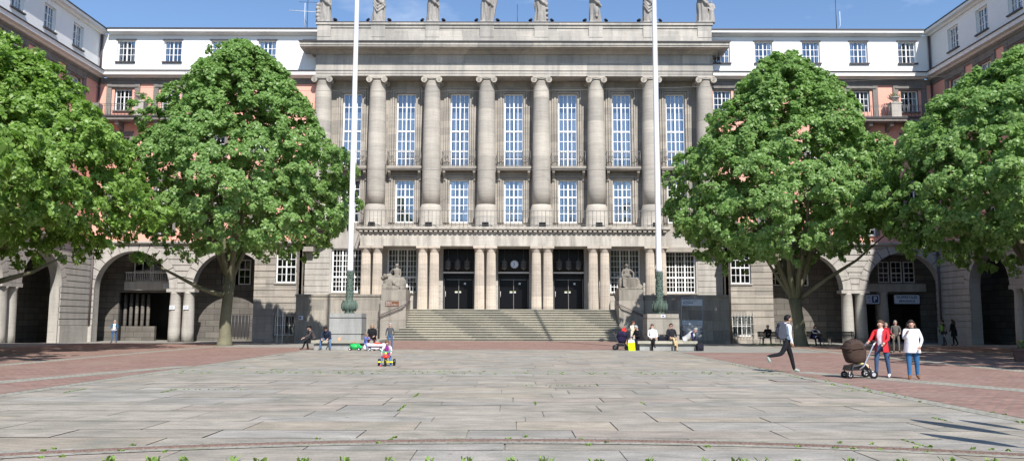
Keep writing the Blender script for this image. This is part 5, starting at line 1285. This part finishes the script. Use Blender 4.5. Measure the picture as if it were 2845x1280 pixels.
# right bench group
def stroller(label, loc, rz, hood, s=1.0, kind=0):
    t = thing('stroller', label, 'stroller', loc, rz, s=s); hm = cloth(hood); fr = plain('silver tube', (.6, .6, .63), .3, .8) if kind == 0 else M['darkmetal']
    # faces +x ... handle at +x side, hood towards -x
    for (x, y, r_) in ((-.3, -.2, .095), (-.3, .2, .095), (.33, -.26, .12), (.33, .26, .12)) if kind == 0 else ((-.3, -.2, .12), (.3, -.26, .15), (.3, .26, .15)):
        wheel(t, (x, y, r_), r_, .05, plain('grey hub', (.4, .4, .42), .4) if kind == 0 else M['darkmetal'], Vector((0, 1, 0)))
    q = MB()
    for y in (-.25, .25):
        q.tube([(-.3, y, .1), (-.22, y, .34), (.1, y, .4), (.33, y, .13)], .02, M['darkmetal'], 6); q.tube([(-.05, y, .26), (.08, y, .36), (.36, y, .92), (.44, y, 1.02)], .022, fr, 8)
    q.tube([(-.3, -.25, .1), (-.3, .25, .1)], .018, M['darkmetal'], 6); q.tube([(.33, -.25, .13), (.33, .25, .13)], .018, M['darkmetal'], 6); q.build('frame', t)
    q = MB(); q.tube([(.44, -.26, 1.02), (.5, -.1, 1.04), (.5, .1, 1.04), (.44, .26, 1.02)], .028, M['black'], 8); q.build('handle', t)
    q = MB(); q.ext([(-.35, .22), (-.3, .36), (.25, .36), (.3, .24)], -.2, .2, M['black']); q.build('basket', t)
    # seat tub and hood: a quarter shell with ribs
    q = MB(); n = 14; vs = []
    for j in range(n + 1):
        a = R(-14 + 178 * j / n)
        for i, yy in enumerate((-.26, -.245, -.19, -.1, 0, .1, .19, .245, .26)):
            k = math.sqrt(max(.36, 1 - .64 * (abs(yy) / .26) ** 2.6)); rib = 1
            vs.append((-.08 - .31 * cos(a) * k * rib, yy, (.80 + .30 * sin(a) * k * rib)))
    m_ = 9; q.add(vs, [(j * m_ + i, j * m_ + i + 1, (j + 1) * m_ + i + 1, (j + 1) * m_ + i) for j in range(n) for i in range(m_ - 1)], hm, True)
    for y in (-.245, .245):
        c = (-.08, y, .80); ring = [(-.08 - .186 * cos(R(-14 + 178 * j / n)), y * 1.06, .80 + .18 * sin(R(-14 + 178 * j / n))) for j in range(n + 1)]
        q.add([c] + ring, [(0, j + 1, j + 2) for j in range(n)], hm, True)
    q.tube([(.1, -.27, .86), (-.2, -.275, .82), (-.37, -.22, .83), (-.43, 0, .86), (-.37, .22, .83), (-.2, .275, .82), (.1, .27, .86)], .02, hm, 6)
    for aa in (50, 88, 126): q.tube([(-.08 - .315 * cos(R(aa)) * kk, yy, .80 + .305 * sin(R(aa)) * kk) for yy, kk in ((-.25, .62), (-.19, .86), (-.1, .975), (0, 1.0), (.1, .975), (.19, .86), (.25, .62))], .009, M['darkmetal'], 5)
    q.build('hood', t)
    q = MB(); vs = []; n2 = 20
    for z_, ax_, ay_, cx_ in ((.84, .315, .265, -.08), (.72, .31, .26, -.07), (.58, .285, .25, -.06), (.46, .25, .23, -.05), (.42, .2, .18, -.04)):
        for i in range(n2): a = 2 * PI * i / n2; vs.append((cx_ + ax_ * cos(a), ay_ * (abs(sin(a)) ** .7) * (1 if sin(a) > 0 else -1), z_))
    q.add(vs, [(j * n2 + i, j * n2 + (i + 1) % n2, (j + 1) * n2 + (i + 1) % n2, (j + 1) * n2 + i) for j in range(4) for i in range(n2)] + [tuple(4 * n2 + i for i in range(n2))], hm, True); q.build('seat_tub', t)
    if kind == 0:
        q = MB(); q.ball((.05, -.1, .42), (.16, .09, .07), cloth((.7, .62, .25)), rot=Matrix.Rotation(.6, 3, 'Y')); q.ball((.2, -.12, .34), (.16, .09, .06), cloth((.72, .5, .35)), rot=Matrix.Rotation(.7, 3, 'Y')); q.build('blanket', t)
    else:
        q = MB(); q.box(-.34, -.14, -.28, -.2, .3, .72, cloth((.4, .27, .15))); q.box(-.1, .08, -.28, -.2, .3, .72, cloth((.42, .28, .17))); q.build('bag', t)
    return t
stroller('dark stroller with a brown bag parked beside the old woman on the right bench', (5.95, 43.9, 0), 2.9, (.02, .015, .045), .95, 1)
person('grey haired old woman in a black coat on the right bench', (6.95, 43.55), -1.05, .95, top=(.012, .012, .015), bottom=(.015, .015, .025), hairc=(.33, .33, .35), hs='short', sit=SIT, lean=.42, legs=((1.4, 1.5, .08), (1.3, 1.35, .08)), arms=((.0, .1, .6, .1), (-.1, .12, 1.3, .2)), nod=.25, coat=(.012, .012, .015), coat_len=.16, coat_r=1.12, girth=1.12)
q = MB(); q.ext([(-.16, 0), (-.19, .42), (.17, .44), (.2, 0)], -.08, .08, plain('neon yellow bag', (.55, .8, .0), .4)); q.ext([(-.19, .42), (-.17, .56), (.14, .58), (.17, .44)], -.075, .075, M['signwhite']); q.tube([(-.06, 0, .56), (0, 0, .7), (.06, 0, .56)], .01, M['signwhite'], 4)
o = q.build('shopping_bag'); o.location = (6.4, 43.0, 0); tag(o, 'neon yellow shopping bag with white top on the ground before the old woman', 'bag')
person('young girl in a cream top holding something red behind the old woman', (6.85, 45.6, .0), .6, .92, top=(.75, .68, .52), bottom=(.6, .55, .5), hairc=(.12, .05, .03), hs='bun', arms=((.5, .3, .6, -.3), (.2, .15, .8, .4)), nod=.3, lean=.15)
q = MB(); q.ext([(-.13, -.1), (-.1, .12), (.0, .14), (.03, -.02), (.1, .1), (.14, -.06), (0, -.16)], -.02, .02, cloth((.8, .05, .04))); o = q.build('red_paper'); o.location = (6.32, 45.15, 1.08); o.rotation_euler.y = .4; tag(o, 'red and white folded paper in the hand of the girl in cream', 'paper')
person('woman in white blouse, sunglasses and black trousers on the right bench', (7.62, 43.45), 0, .97, top=(.75, .77, .78), bottom=(.012, .012, .014), shoe=(.02, .02, .02), hairc=(.03, .02, .02), hs='short', sit=SIT, lean=-.08, legs=((1.35, 1.4, .0), (1.62, 1.0, -.28)), arms=((.15, .14, 1.1, .35), (.15, .14, 1.1, .35)), nod=-.4, glasses=True)
q = MB(); q.ball((0, 0, .17), (.24, .15, .17), cloth((.015, .015, .025)), 14, 8); q.box(-.2, .2, -.12, .12, 0, .12, cloth((.015, .015, .025))); q.tube([(-.1, 0, .3), (0, 0, .38), (.1, 0, .3)], .012, M['black'], 6)
o = q.build('handbag'); o.location = (8.12, 43.5, .47); tag(o, 'black bag lying on the right bench beside the man in khaki trousers', 'bag')
person('man in a dark jacket and khaki trousers sitting cross-legged on the right bench', (8.62, 43.45), .1, 1.0, top=(.018, .018, .024), bottom=(.5, .37, .2), shoe=(.02, .02, .02), hairc=(.03, .02, .015), sit=SIT, lean=.05, legs=((1.75, 1.35, -.25), (1.3, 1.25, .08)), arms=((.4, .12, .7, .3), (.2, .15, .9, .3)), yaw=.3, glasses=True, coat=(.018, .018, .024), coat_len=.08, coat_r=1.02)
person('grey haired man in a light vest bending down on the right bench', (9.55, 43.7), .95, .98, top=(.5, .5, .5), bottom=(.12, .1, .06), shoe=(.02, .02, .02), sleeve=(.02, .02, .07), hairc=(.3, .28, .26), sit=SIT, lean=.85, legs=((1.35, 1.5, .1), (1.25, 1.5, .12)), arms=((-.6, .1, .25, .05), (-.85, .1, .2, .05)), nod=.1, coat=(.56, .56, .56), coat_len=.12, coat_r=1.08, girth=1.15)
q = MB(); q.ext([(-.17, 0), (-.2, .28), (-.12, .4), (.13, .42), (.18, .3), (.17, 0)], -.11, .11, cloth((.02, .02, .03))); q.ball((0, -.12, .16), (.14, .05, .12), cloth((.02, .02, .03))); q.tube([(-.05, 0, .4), (0, 0, .48), (.05, 0, .4)], .012, M['black'], 6)
o = q.build('backpack'); o.location = (10.05, 43.0, 0); o.rotation_euler.z = .3; tag(o, 'black backpack on the ground at the right end of the right bench', 'backpack')
# park benches under the right tree
def parkbench(x, y, rz, label):
    t = thing('park_bench', label, 'bench', (x, y, gz(x, y)), rz, group='black park benches under the right tree'); m = M['wood']
    q = MB(); [q.box(-.9, .9, -.25 + .09 * k, -.18 + .09 * k, .43, .46, m) for k in range(5)]; q.build('seat', t)
    q = MB(); [q.cbox((0, .24 + .03 * k, .56 + .1 * k), (1.8, .03, .08), m, Matrix.Rotation(-.25, 3, 'X')) for k in range(4)]; q.build('backrest', t)
    for s in (-.75, .75): q = MB(); q.tube([(s, -.24, 0), (s, -.2, .42), (s, .2, .42), (s, .36, .92)], .025, M['iron'], 6); q.tube([(s, .2, .42), (s, .3, 0)], .025, M['iron'], 6); q.build('leg', t)
parkbench(18.4, 56.9, .1, 'black park bench under the right tree with an old man sitting on it'); parkbench(19.9, 53.4, .1, 'black park bench under the right tree directly behind the walking boy'); parkbench(22.0, 53.6, -.1, 'empty black park bench right of the walking boy')
SEATH = .46
person('white haired old man in dark clothes sitting on a bench under the right tree', (18.15, 56.8), -.5, 1.0, top=(.03, .025, .025), bottom=(.2, .19, .15), shoe=(.1, .05, .03), hairc=(.7, .7, .68), sit=SIT, lean=.25, legs=((1.45, 1.3, .3), (1.4, 1.35, .25)), arms=((.3, .12, .9, .35), (.3, .12, .9, .35)), nod=.1, coat=(.03, .025, .025), coat_len=.08)
person('person in dark blue and white sitting on the bench behind the walking boy', (19.95, 53.2), .3, .98, top=(.6, .6, .62), bottom=(.02, .02, .07), hairc=(.04, .025, .02), hs='bob', sit=SIT, lean=.4, legs=((1.3, 1.1, .12), (1.45, 1.4, .12)), arms=((.4, .15, .8, .3), (.4, .15, .8, .3)), nod=.3, coat=(.015, .015, .06), coat_len=.1)
# walking boy, going right
bo, J = person('boy in a white hoodie and black trousers walking right across the square', (8.6, 25.1), PI / 2, 1.06, top=(.72, .78, .86), bottom=(.012, .012, .016), shoe=(.35, .42, .38), hairc=(.008, .007, .008), hs='short', lean=.08, legs=((-.55, .85, .03), (.32, .12, .03)), arms=((-.12, .12, .3, 0), (.05, .12, .3, 0)), legw=1.15, skin=plain('tan skin', (.45, .27, .18), .5))
q = MB(); c = J['che']; q.ball(J['nec'] + V(0, .06, -.01), (.12, .09, .05), cloth((.62, .6, .68)), 12, 8); q.build('hood', bo)
t = MB(); cm = cloth((.055, .06, .08)); c = J['che'] + V(0, .2, -.03)
t.ext([(-.02 - .12, -.26), (-.12, .16), (-.07, .25), (.04, .22), (.12, .06), (.14, -.2), (.08, -.3)], -.15, .15, cm, 'x'); t.ball((0, .1, -.08), (.13, .08, .16), cm, 10, 8); t.ball((0, .0, .18), (.14, .12, .1), cm, 10, 8); t.ball((0, 0, -.22), (.145, .14, .1), cm, 10, 8)
for s in (-1, 1): t.tube([(s * .11, -.12, .2), (s * .12, -.22, .24), (s * .13, -.36, .1), (s * .13, -.3, -.12), (s * .12, -.12, -.2)], .022, cm, 6)
o = t.build('backpack'); o.matrix_world = Matrix.Translation((8.6, 25.1, 0)) @ Matrix.Rotation(PI / 2, 4, 'Z') @ Matrix.Diagonal((1.06, 1.06, 1.06, 1)) @ Matrix.Translation(c + V(0, -.0, 0)) @ Matrix.Diagonal((.88, .88, .88, 1)); tag(o, 'dark grey blue backpack worn by the walking boy', 'backpack')
# stroller pair
stroller('silver framed stroller with a big brown hood pushed by the woman in red', (9.75, 22.75, 0), 0, (.06, .038, .03), 1.0, 0)
rw, J = person('woman in a red cardigan and jeans pushing the brown stroller', (10.55, 22.95), -.75, .955, top=(.75, .66, .7), bottom=(.05, .09, .17), shoe=(.7, .7, .72), sleeve=(.62, .03, .04), hairc=(.09, .05, .035), hs='bun', legs=((.2, .15, .08), (-.1, .12, .08)), arms=((.5, .25, .75, .05), (.45, .2, .6, .25)), yaw=-.35, girth=1.02, legw=1.12)
q = MB(); up = V(0, 0, 1)
for s in (-1, 1):
    vs = []; n = 9
    rows = [(J['nec'] + V(0, 0, -.03), .1, .09), (J['nec'] + V(0, 0, -.1), .178, .125), (J['che'], .188, .138), (J['wai'] + up * .05, .17, .135), (J['pel'], .185, .15), (J['pel'] - up * .1, .195, .16), (J['pel'] - up * .2, .2, .165)]
    for c, rx, ry in rows:
        for i in range(n):
            a = R(90 + s * (-150 + 155 * i / (n - 1)) * -1 - 0) if False else R(-90 + s * (28 + 152 * i / (n - 1))); vs.append(c + V(rx * cos(a), ry * sin(a), 0))
    q.add(vs, [(j * n + i, j * n + i + 1, (j + 1) * n + i + 1, (j + 1) * n + i) for j in range(len(rows) - 1) for i in range(n - 1)], cloth((.62, .03, .04)), True)
q.build('cardigan', rw, False)
person('woman in a long white jacket and blue jeans walking beside the stroller', (11.15, 22.4), -.35, .955, top=(.78, .77, .8), bottom=(.04, .13, .28), shoe=(.2, .09, .03), hairc=(.04, .028, .025), hs='long', legs=((.14, .12, .05), (-.06, .1, .05)), arms=((.6, .15, 1.75, .3), (.1, .3, .5, .35)), coat=(.8, .79, .82), coat_len=.2, coat_r=.93, girth=1.25, hipw=.085, sleeve=(.62, .62, .68), legw=1.2, nod=.15, glasses=False)
person('person in red standing in the shade behind the two women', (18.9, 40.5), .4, .88, top=(.3, .02, .03), bottom=(.03, .03, .04), hairc=(.3, .25, .2), arms=((.3, .15, .9, .3), (.3, .15, .9, .3)))
person('grey haired person in dull clothes half hidden behind the woman in white', (19.75, 41.3), -.3, .95, top=(.12, .11, .1), bottom=(.15, .14, .12), hairc=(.4, .4, .38), arms=((.1, .15, .3, .1), (.3, .15, .9, .3)))
# far right group in the shade
person('person in a dark jacket with a green bag in the far right shade', (28.0, 52.0), -2.6, 1.0, top=(.03, .03, .035), bottom=(.05, .055, .07), hairc=(.03, .02, .02), lean=.15, legs=((.25, .2, .06), (-.2, .1, .06)), coat=(.03, .03, .035), girth=1.1)
person('person in black walking beside another in the far right shade', (28.75, 52.2), -2.4, 1.02, top=(.012, .012, .014), bottom=(.012, .012, .014), hairc=(.06, .05, .04), hs='long', lean=.15, legs=((.2, .2, .06), (-.25, .1, .06)), coat=(.012, .012, .014), coat_len=.35, girth=1.1)
q = MB(); q.ball((0, 0, 0), (.13, .09, .22), cloth((.2, .32, .08)), 12, 8); q.tube([(0, 0, .2), (.06, .05, .3)], .015, cloth((.2, .32, .08)), 5); o = q.build('shoulder_bag'); o.location = (27.75, 51.8, 1.15); tag(o, 'dull green bag carried by the left person in the far right shade', 'bag')

# planters
def planter(x, y, label, s=1.0, flowers=True):
    t = thing('planter', label, 'planter', (x, y, gz(x, y)), s=s, group='plant tubs at the right edge'); m = plain('brown concrete tub', (.14, .09, .075), .85, var=.2)
    q = MB(); q.lathe(0, 0, [(.6, 0), (.66, .4), (.7, .46), (.7, .52), (.64, .52), (.62, .46)], m, 8, smooth=False); q.build('tub', t)
    q = MB(); q.lathe(0, 0, [(.64, .44), (.05, .5)], M['moss'], 12)
    rr = random.Random(5 + int(x * 10)); lv = cloth((.12, .22, .05)); yl = cloth((.8, .65, .02))
    for _ in range(130):
        a = rr.uniform(0, 6.28); r_ = rr.uniform(.0, .62); h = rr.uniform(.52, .85); p = V(r_ * cos(a), r_ * sin(a), h); q.cbox(p, (.16, .05, .01), lv, Matrix.Rotation(rr.uniform(0, 3), 3, 'Z') @ Matrix.Rotation(rr.uniform(-1, 1), 3, 'Y'))
    q.build('foliage', t)
    q = MB()
    for _ in range(26 if flowers else 6): a = rr.uniform(0, 6.28); r_ = rr.uniform(.1, .6); q.ball((r_ * cos(a), r_ * sin(a), rr.uniform(.7, .9)), .045, yl, 6, 4)
    q.build('flower', t)
planter(17.8, 26.6, 'brown tub with yellow flowers cut by the right picture edge', 1.0); planter(20.65, 32.0, 'darker plant tub with few flowers behind the yellow one', 1.0, False)
# stand-in plant added out of view, its leaves shaped to cast the paving shadows
t = thing('shadow_plant', 'stand-in plant added unseen beyond the right edge to cast leaf shadows on the paving', 'plant', (8.0, 9.0, 0))
q = MB(); q.lathe(0, 0, [(.35, 0), (.42, .6), (.45, .65), (.4, .65)], M['wallstone'], 16); q.build('pot', t)
q = MB(); lv = cloth((.08, .2, .05)); rr = random.Random(3)
for (dx, dy, H, ln, w) in ((-.35, .6, 3.7, 1.7, .2), (-1.05, -.2, 3.05, 1.4, .19), (.2, .9, 3.3, 1.1, .12), (.1, -.3, 2.6, 1.0, .12)):
    q.tube([(0, 0, .5), (dx * .4, dy * .4, H * .5), (dx, dy, H - ln)], .02, lv, 5)
    vs = []; n = 8
    for i in range(n + 1):
        s_ = i / n; ww = w * sin(PI * min(1, s_ * .96 + .02)) ** .7; c = V(dx * (1 + .2 * s_), dy * (1 + .2 * s_), H - ln + ln * s_); vs += [c - V(ww, 0, 0), c + V(ww, 0, .0)]
    q.add(vs, [(2 * i, 2 * i + 1, 2 * i + 3, 2 * i + 2) for i in range(n)], lv, True)
q.build('leaves', t)

# ---------------------------------------------------------------- statues
def remesh(mb, name, vox, parent=None, m=None, smooth_it=2):
    me = mb.mesh('tmp'); o = bpy.data.objects.new('tmp', me); C.objects.link(o)
    r_ = o.modifiers.new('r', 'REMESH'); r_.mode = 'VOXEL'; r_.voxel_size = vox; r_.use_smooth_shade = True
    s_ = o.modifiers.new('s', 'SMOOTH'); s_.iterations = smooth_it; s_.factor = .5
    bpy.context.view_layer.update(); n = bpy.data.meshes.new_from_object(o.evaluated_get(bpy.context.evaluated_depsgraph_get())); n.name = name
    bpy.data.objects.remove(o); n.materials.clear(); n.materials.append(m)
    return link(bpy.data.objects.new(name, n), parent)
def add_body(mb, J, m, sc=1.0, off=V(0, 0, 0), **kw):
    me = body_mesh(J, m, m, m, skin=m, **kw); mb.add([Vector(v.co) * sc + off for v in me.vertices], [list(p.vertices) for p in me.polygons], m, True)
def robe(mb, m, levels, seed, k=9, amp=.1, tw=1.2):
    rr = random.Random(seed); n = 72; vs = []; ph = rr.uniform(0, 6); ph2 = rr.uniform(0, 6)
    for (z, rx, ry, cx_, a_) in levels:
        for i in range(n):
            a = 2 * PI * i / n; f = sin(a * k + ph + tw * z) * .6 + sin(a * (k * 2 - 3) + ph2 - tw * z * .7) * .4; w = 1 + amp * a_ * f
            vs.append((cx_ + rx * cos(a) * w, ry * sin(a) * w, z))
    L_ = len(levels); mb.add(vs, [(j * n + i, j * n + (i + 1) % n, (j + 1) * n + (i + 1) % n, (j + 1) * n + i) for j in range(L_ - 1) for i in range(n)] + [list(range(n))[::-1], [(L_ - 1) * n + i for i in range(n)]], m, True)
desc = ['leftmost roof statue, a robed figure with a small crouching figure at its knee', 'second roof statue from the left, robed with deep curved folds', 'third roof statue from the left, slim robe with straight folds', 'fourth roof statue from the left, robed and holding a long tablet',
        'fifth roof statue from the left, robed with one hip out', 'sixth roof statue from the left, robed with folded arms', 'seventh roof statue from the left, behind the right flagpole', 'rightmost roof statue, a robed figure with a child beside it']
sm_ = M['roofstatue']
for i, a in enumerate(axes):
    q = MB(); rr = random.Random(40 + i); w = [.95, 1.0, .92, .98, 1.02, .9, 1.0, .92][i]
    lv = []
    for z, rx, ry in ((0, .62, .5), (.3, .6, .48), (1.0, .55, .44), (1.8, .56, .44), (2.3, .5, .4), (2.7, .5, .38), (3.2, .56, .4), (3.4, .42, .33)):
        for zz in (z,): lv.append((zz, rx * w, ry * w, rr.uniform(-.04, .04), 1.3 if z < 2.2 else .6))
    full = []
    for (l0, l1) in zip(lv, lv[1:]):
        for t_ in range(4): full.append(tuple(l0[q_] + (l1[q_] - l0[q_]) * t_ / 4 for q_ in range(5)))
    full.append(lv[-1]); robe(q, sm_, full, i, k=[7, 6, 11, 8, 7, 6, 7, 8][i], amp=.11, tw=[1.4, 2.2, .2, 1.0, 1.5, 1.1, 2.0, .8][i])
    J = skeleton(arms=((.5 if i % 2 else .2, .25, 1.2, .5), (.3, .3, 1.3 if i not in (2, 6) else .3, .4)), yaw=rr.uniform(-.3, .3)); add_body(q, J, sm_, 2.28, V(0, 0, -.05), girth=1.05)
    # diagonal cloak swag
    q.tube([(-.55, -.2, 2.9), (-.3, -.48, 2.3), (.2, -.5, 1.75), (.55, -.25, 1.5)], [.12, .14, .15, .1], sm_, 10)
    if i == 1 or i == 6: 
        for k in range(3): q.tube([(-.5, -.3, 2.2 - .3 * k), (-.1, -.52, 1.5 - .3 * k), (.45, -.35, 1.9 - .25 * k)], .09, sm_, 8)
    if i == 0:
        for k in range(5): q.ball((-.55 - .05 * (k % 2), -.2, .25 + .34 * k), (.24, .28, .22), sm_)
    if i == 3: q.cbox((.62, -.1, 1.3), (.3, .35, 2.7), sm_, Matrix.Rotation(.17, 3, 'Y'))
    if i == 7:
        J2 = skeleton(arms=((.2, .2, .6, .2), (.2, .2, .6, .2))); add_body(q, J2, sm_, 1.25, V(.72, -.2, 0), girth=1.3)
        q.lathe(.72, -.2, [(.3, 0), (.26, .6), (.24, 1.2)], sm_, 14)
    if i == 4:
        for k in range(4): q.ball((.5, -.25, .35 + .45 * k), (.16, .2, .14), sm_)
    if i == 5: q.ball((.1, -.42, 1.0), (.2, .2, .5), sm_); q.ball((.1, -.5, .55), (.14, .12, .18), sm_)
    q.box(-.62 * w, .62 * w, -.5, .5, -.04, .1, sm_)
    o = remesh(q, 'roof_statue', .045, None, sm_, 1); o.location = (a + .0, 68.45, 27.8); tag(o, 'weathered stone ' + desc[i], 'statue', 'robed statues along the town hall parapet')
    for sx in (-1, 1):
        if i in (0,) and sx < 0 or i == 7: continue
        flood(a + sx * .95, 68.2, 27.76, 'black floodlight at the foot of the %s roof statue, %s side' % (ordn[i], 'left' if sx < 0 else 'right'), 1.25, sx * .9)
ss = M['statue']
# left seated figure, bare torso, head turned to its left
q = MB(); J = skeleton(sit=.75, lean=0, legs=((1.2, 1.15, .3), (1.35, 1.2, .25)), arms=((-.5, .75, .3, .1), (.1, .12, .35, .15)), yaw=.7, girth=1.15); add_body(q, J, ss, 1.5, V(.12, .1, -.25), legw=1.2)
q.box(-.95, .95, -.75, .8, 0, .22, ss); q.ball((.05, .35, .55), (.65, .6, .6), ss); q.ball((-.45, .1, .5), (.55, .5, .5), ss); q.ball((.55, .3, .5), (.35, .4, .55), ss)
for k in range(7): t_ = k / 6; q.tube([(-.35 + .1 * k, -.1, 1.1), (-.45 + .16 * k, -.5, .8), (-.7 + .22 * k, -.62, .15)], [.09, .11, .08], ss, 8)
q.tube([(-.9, 0, 1.25), (-.75, -.1, 1.0), (-.55, -.2, 1.1), (-.3, -.1, 1.2)], [.12, .2, .2, .15], ss, 10); q.ball((-.95, 0, .95), (.22, .2, .18), ss); q.ball((-.8, -.4, .3), (.2, .2, .2), ss)
q.ball((.02, -.62, .52), (.17, .17, .21), ss); q.ball((.02, -.75, .5), (.05, .06, .07), ss); q.ball((.02, -.6, .62), (.19, .17, .13), ss); q.ball((.35, -.6, .3), (.22, .2, .16), ss); q.ball((.7, -.5, .35), (.2, .2, .3), ss)
HR = J['_HR']; hc = J['hm'] * 1.5 + V(.12, .1, -.25); q.ball(hc + V(0, .02, .07), (.155, .17, .1), ss)
o = remesh(q, 'seated_statue', .028, None, ss, 1); o.location = (-9.55, 65.1, 4.06); tag(o, 'seated stone figure with bare torso and turned head on the left pedestal', 'statue', 'seated statues flanking the steps')
q = MB(); J = skeleton(sit=.75, lean=-.03, legs=((1.1, 1.15, .12), (1.2, 1.1, .35)), arms=((.1, .25, .5, .1), (-.1, .85, .35, .1)), yaw=0, girth=1.15); add_body(q, J, ss, 1.5, V(-.15, .1, -.25), legw=1.2)
q.box(-.95, .95, -.75, .8, 0, .15, ss); q.ball((0, .4, .5), (.75, .5, .6), ss); q.ball((.65, .25, .45), (.35, .45, .6), ss); q.ball((-.65, .2, .5), (.22, .35, .55), ss); q.ball((.85, -.2, .2), (.28, .3, .28), ss)
for k in range(6): q.tube([(-.55, -.25 - .05 * k, 1.05 - .14 * k), (-.1, -.6, .85 - .15 * k), (.35, -.62, .9 - .13 * k), (.7, -.3, .8 - .12 * k)], [.06, .08, .08, .06], ss, 8)
q.ball((-.15, .05, 1.15), (.38, .26, .22), ss); hc = J['hm'] * 1.5 + V(-.15, .1, -.25); q.ball(hc + V(0, .02, .07), (.16, .17, .11), ss); q.torus(hc + V(0, 0, .09), .15, .03, ss, 'z', 18, 6)
o = remesh(q, 'seated_statue', .028, None, ss, 1); o.location = (9.55, 65.1, 4.06); tag(o, 'seated stone figure facing forward with drapery over its knees on the right pedestal', 'statue', 'seated statues flanking the steps')

# ---------------------------------------------------------------- put the empties of the buildings at their feet
def rebase(e, loc):
    e.location = loc
    for c in kids(e): c.location = Vector(c.location) - Vector(loc)
rebase(hall, (.15, 69.6, 0)); rebase(stp, (.05, 62.62, 0)); rebase(BL, (-30, 68.6, gz(-30, 68))); rebase(BR, (30, 68.6, gz(30, 68)))
bpy.context.view_layer.update()
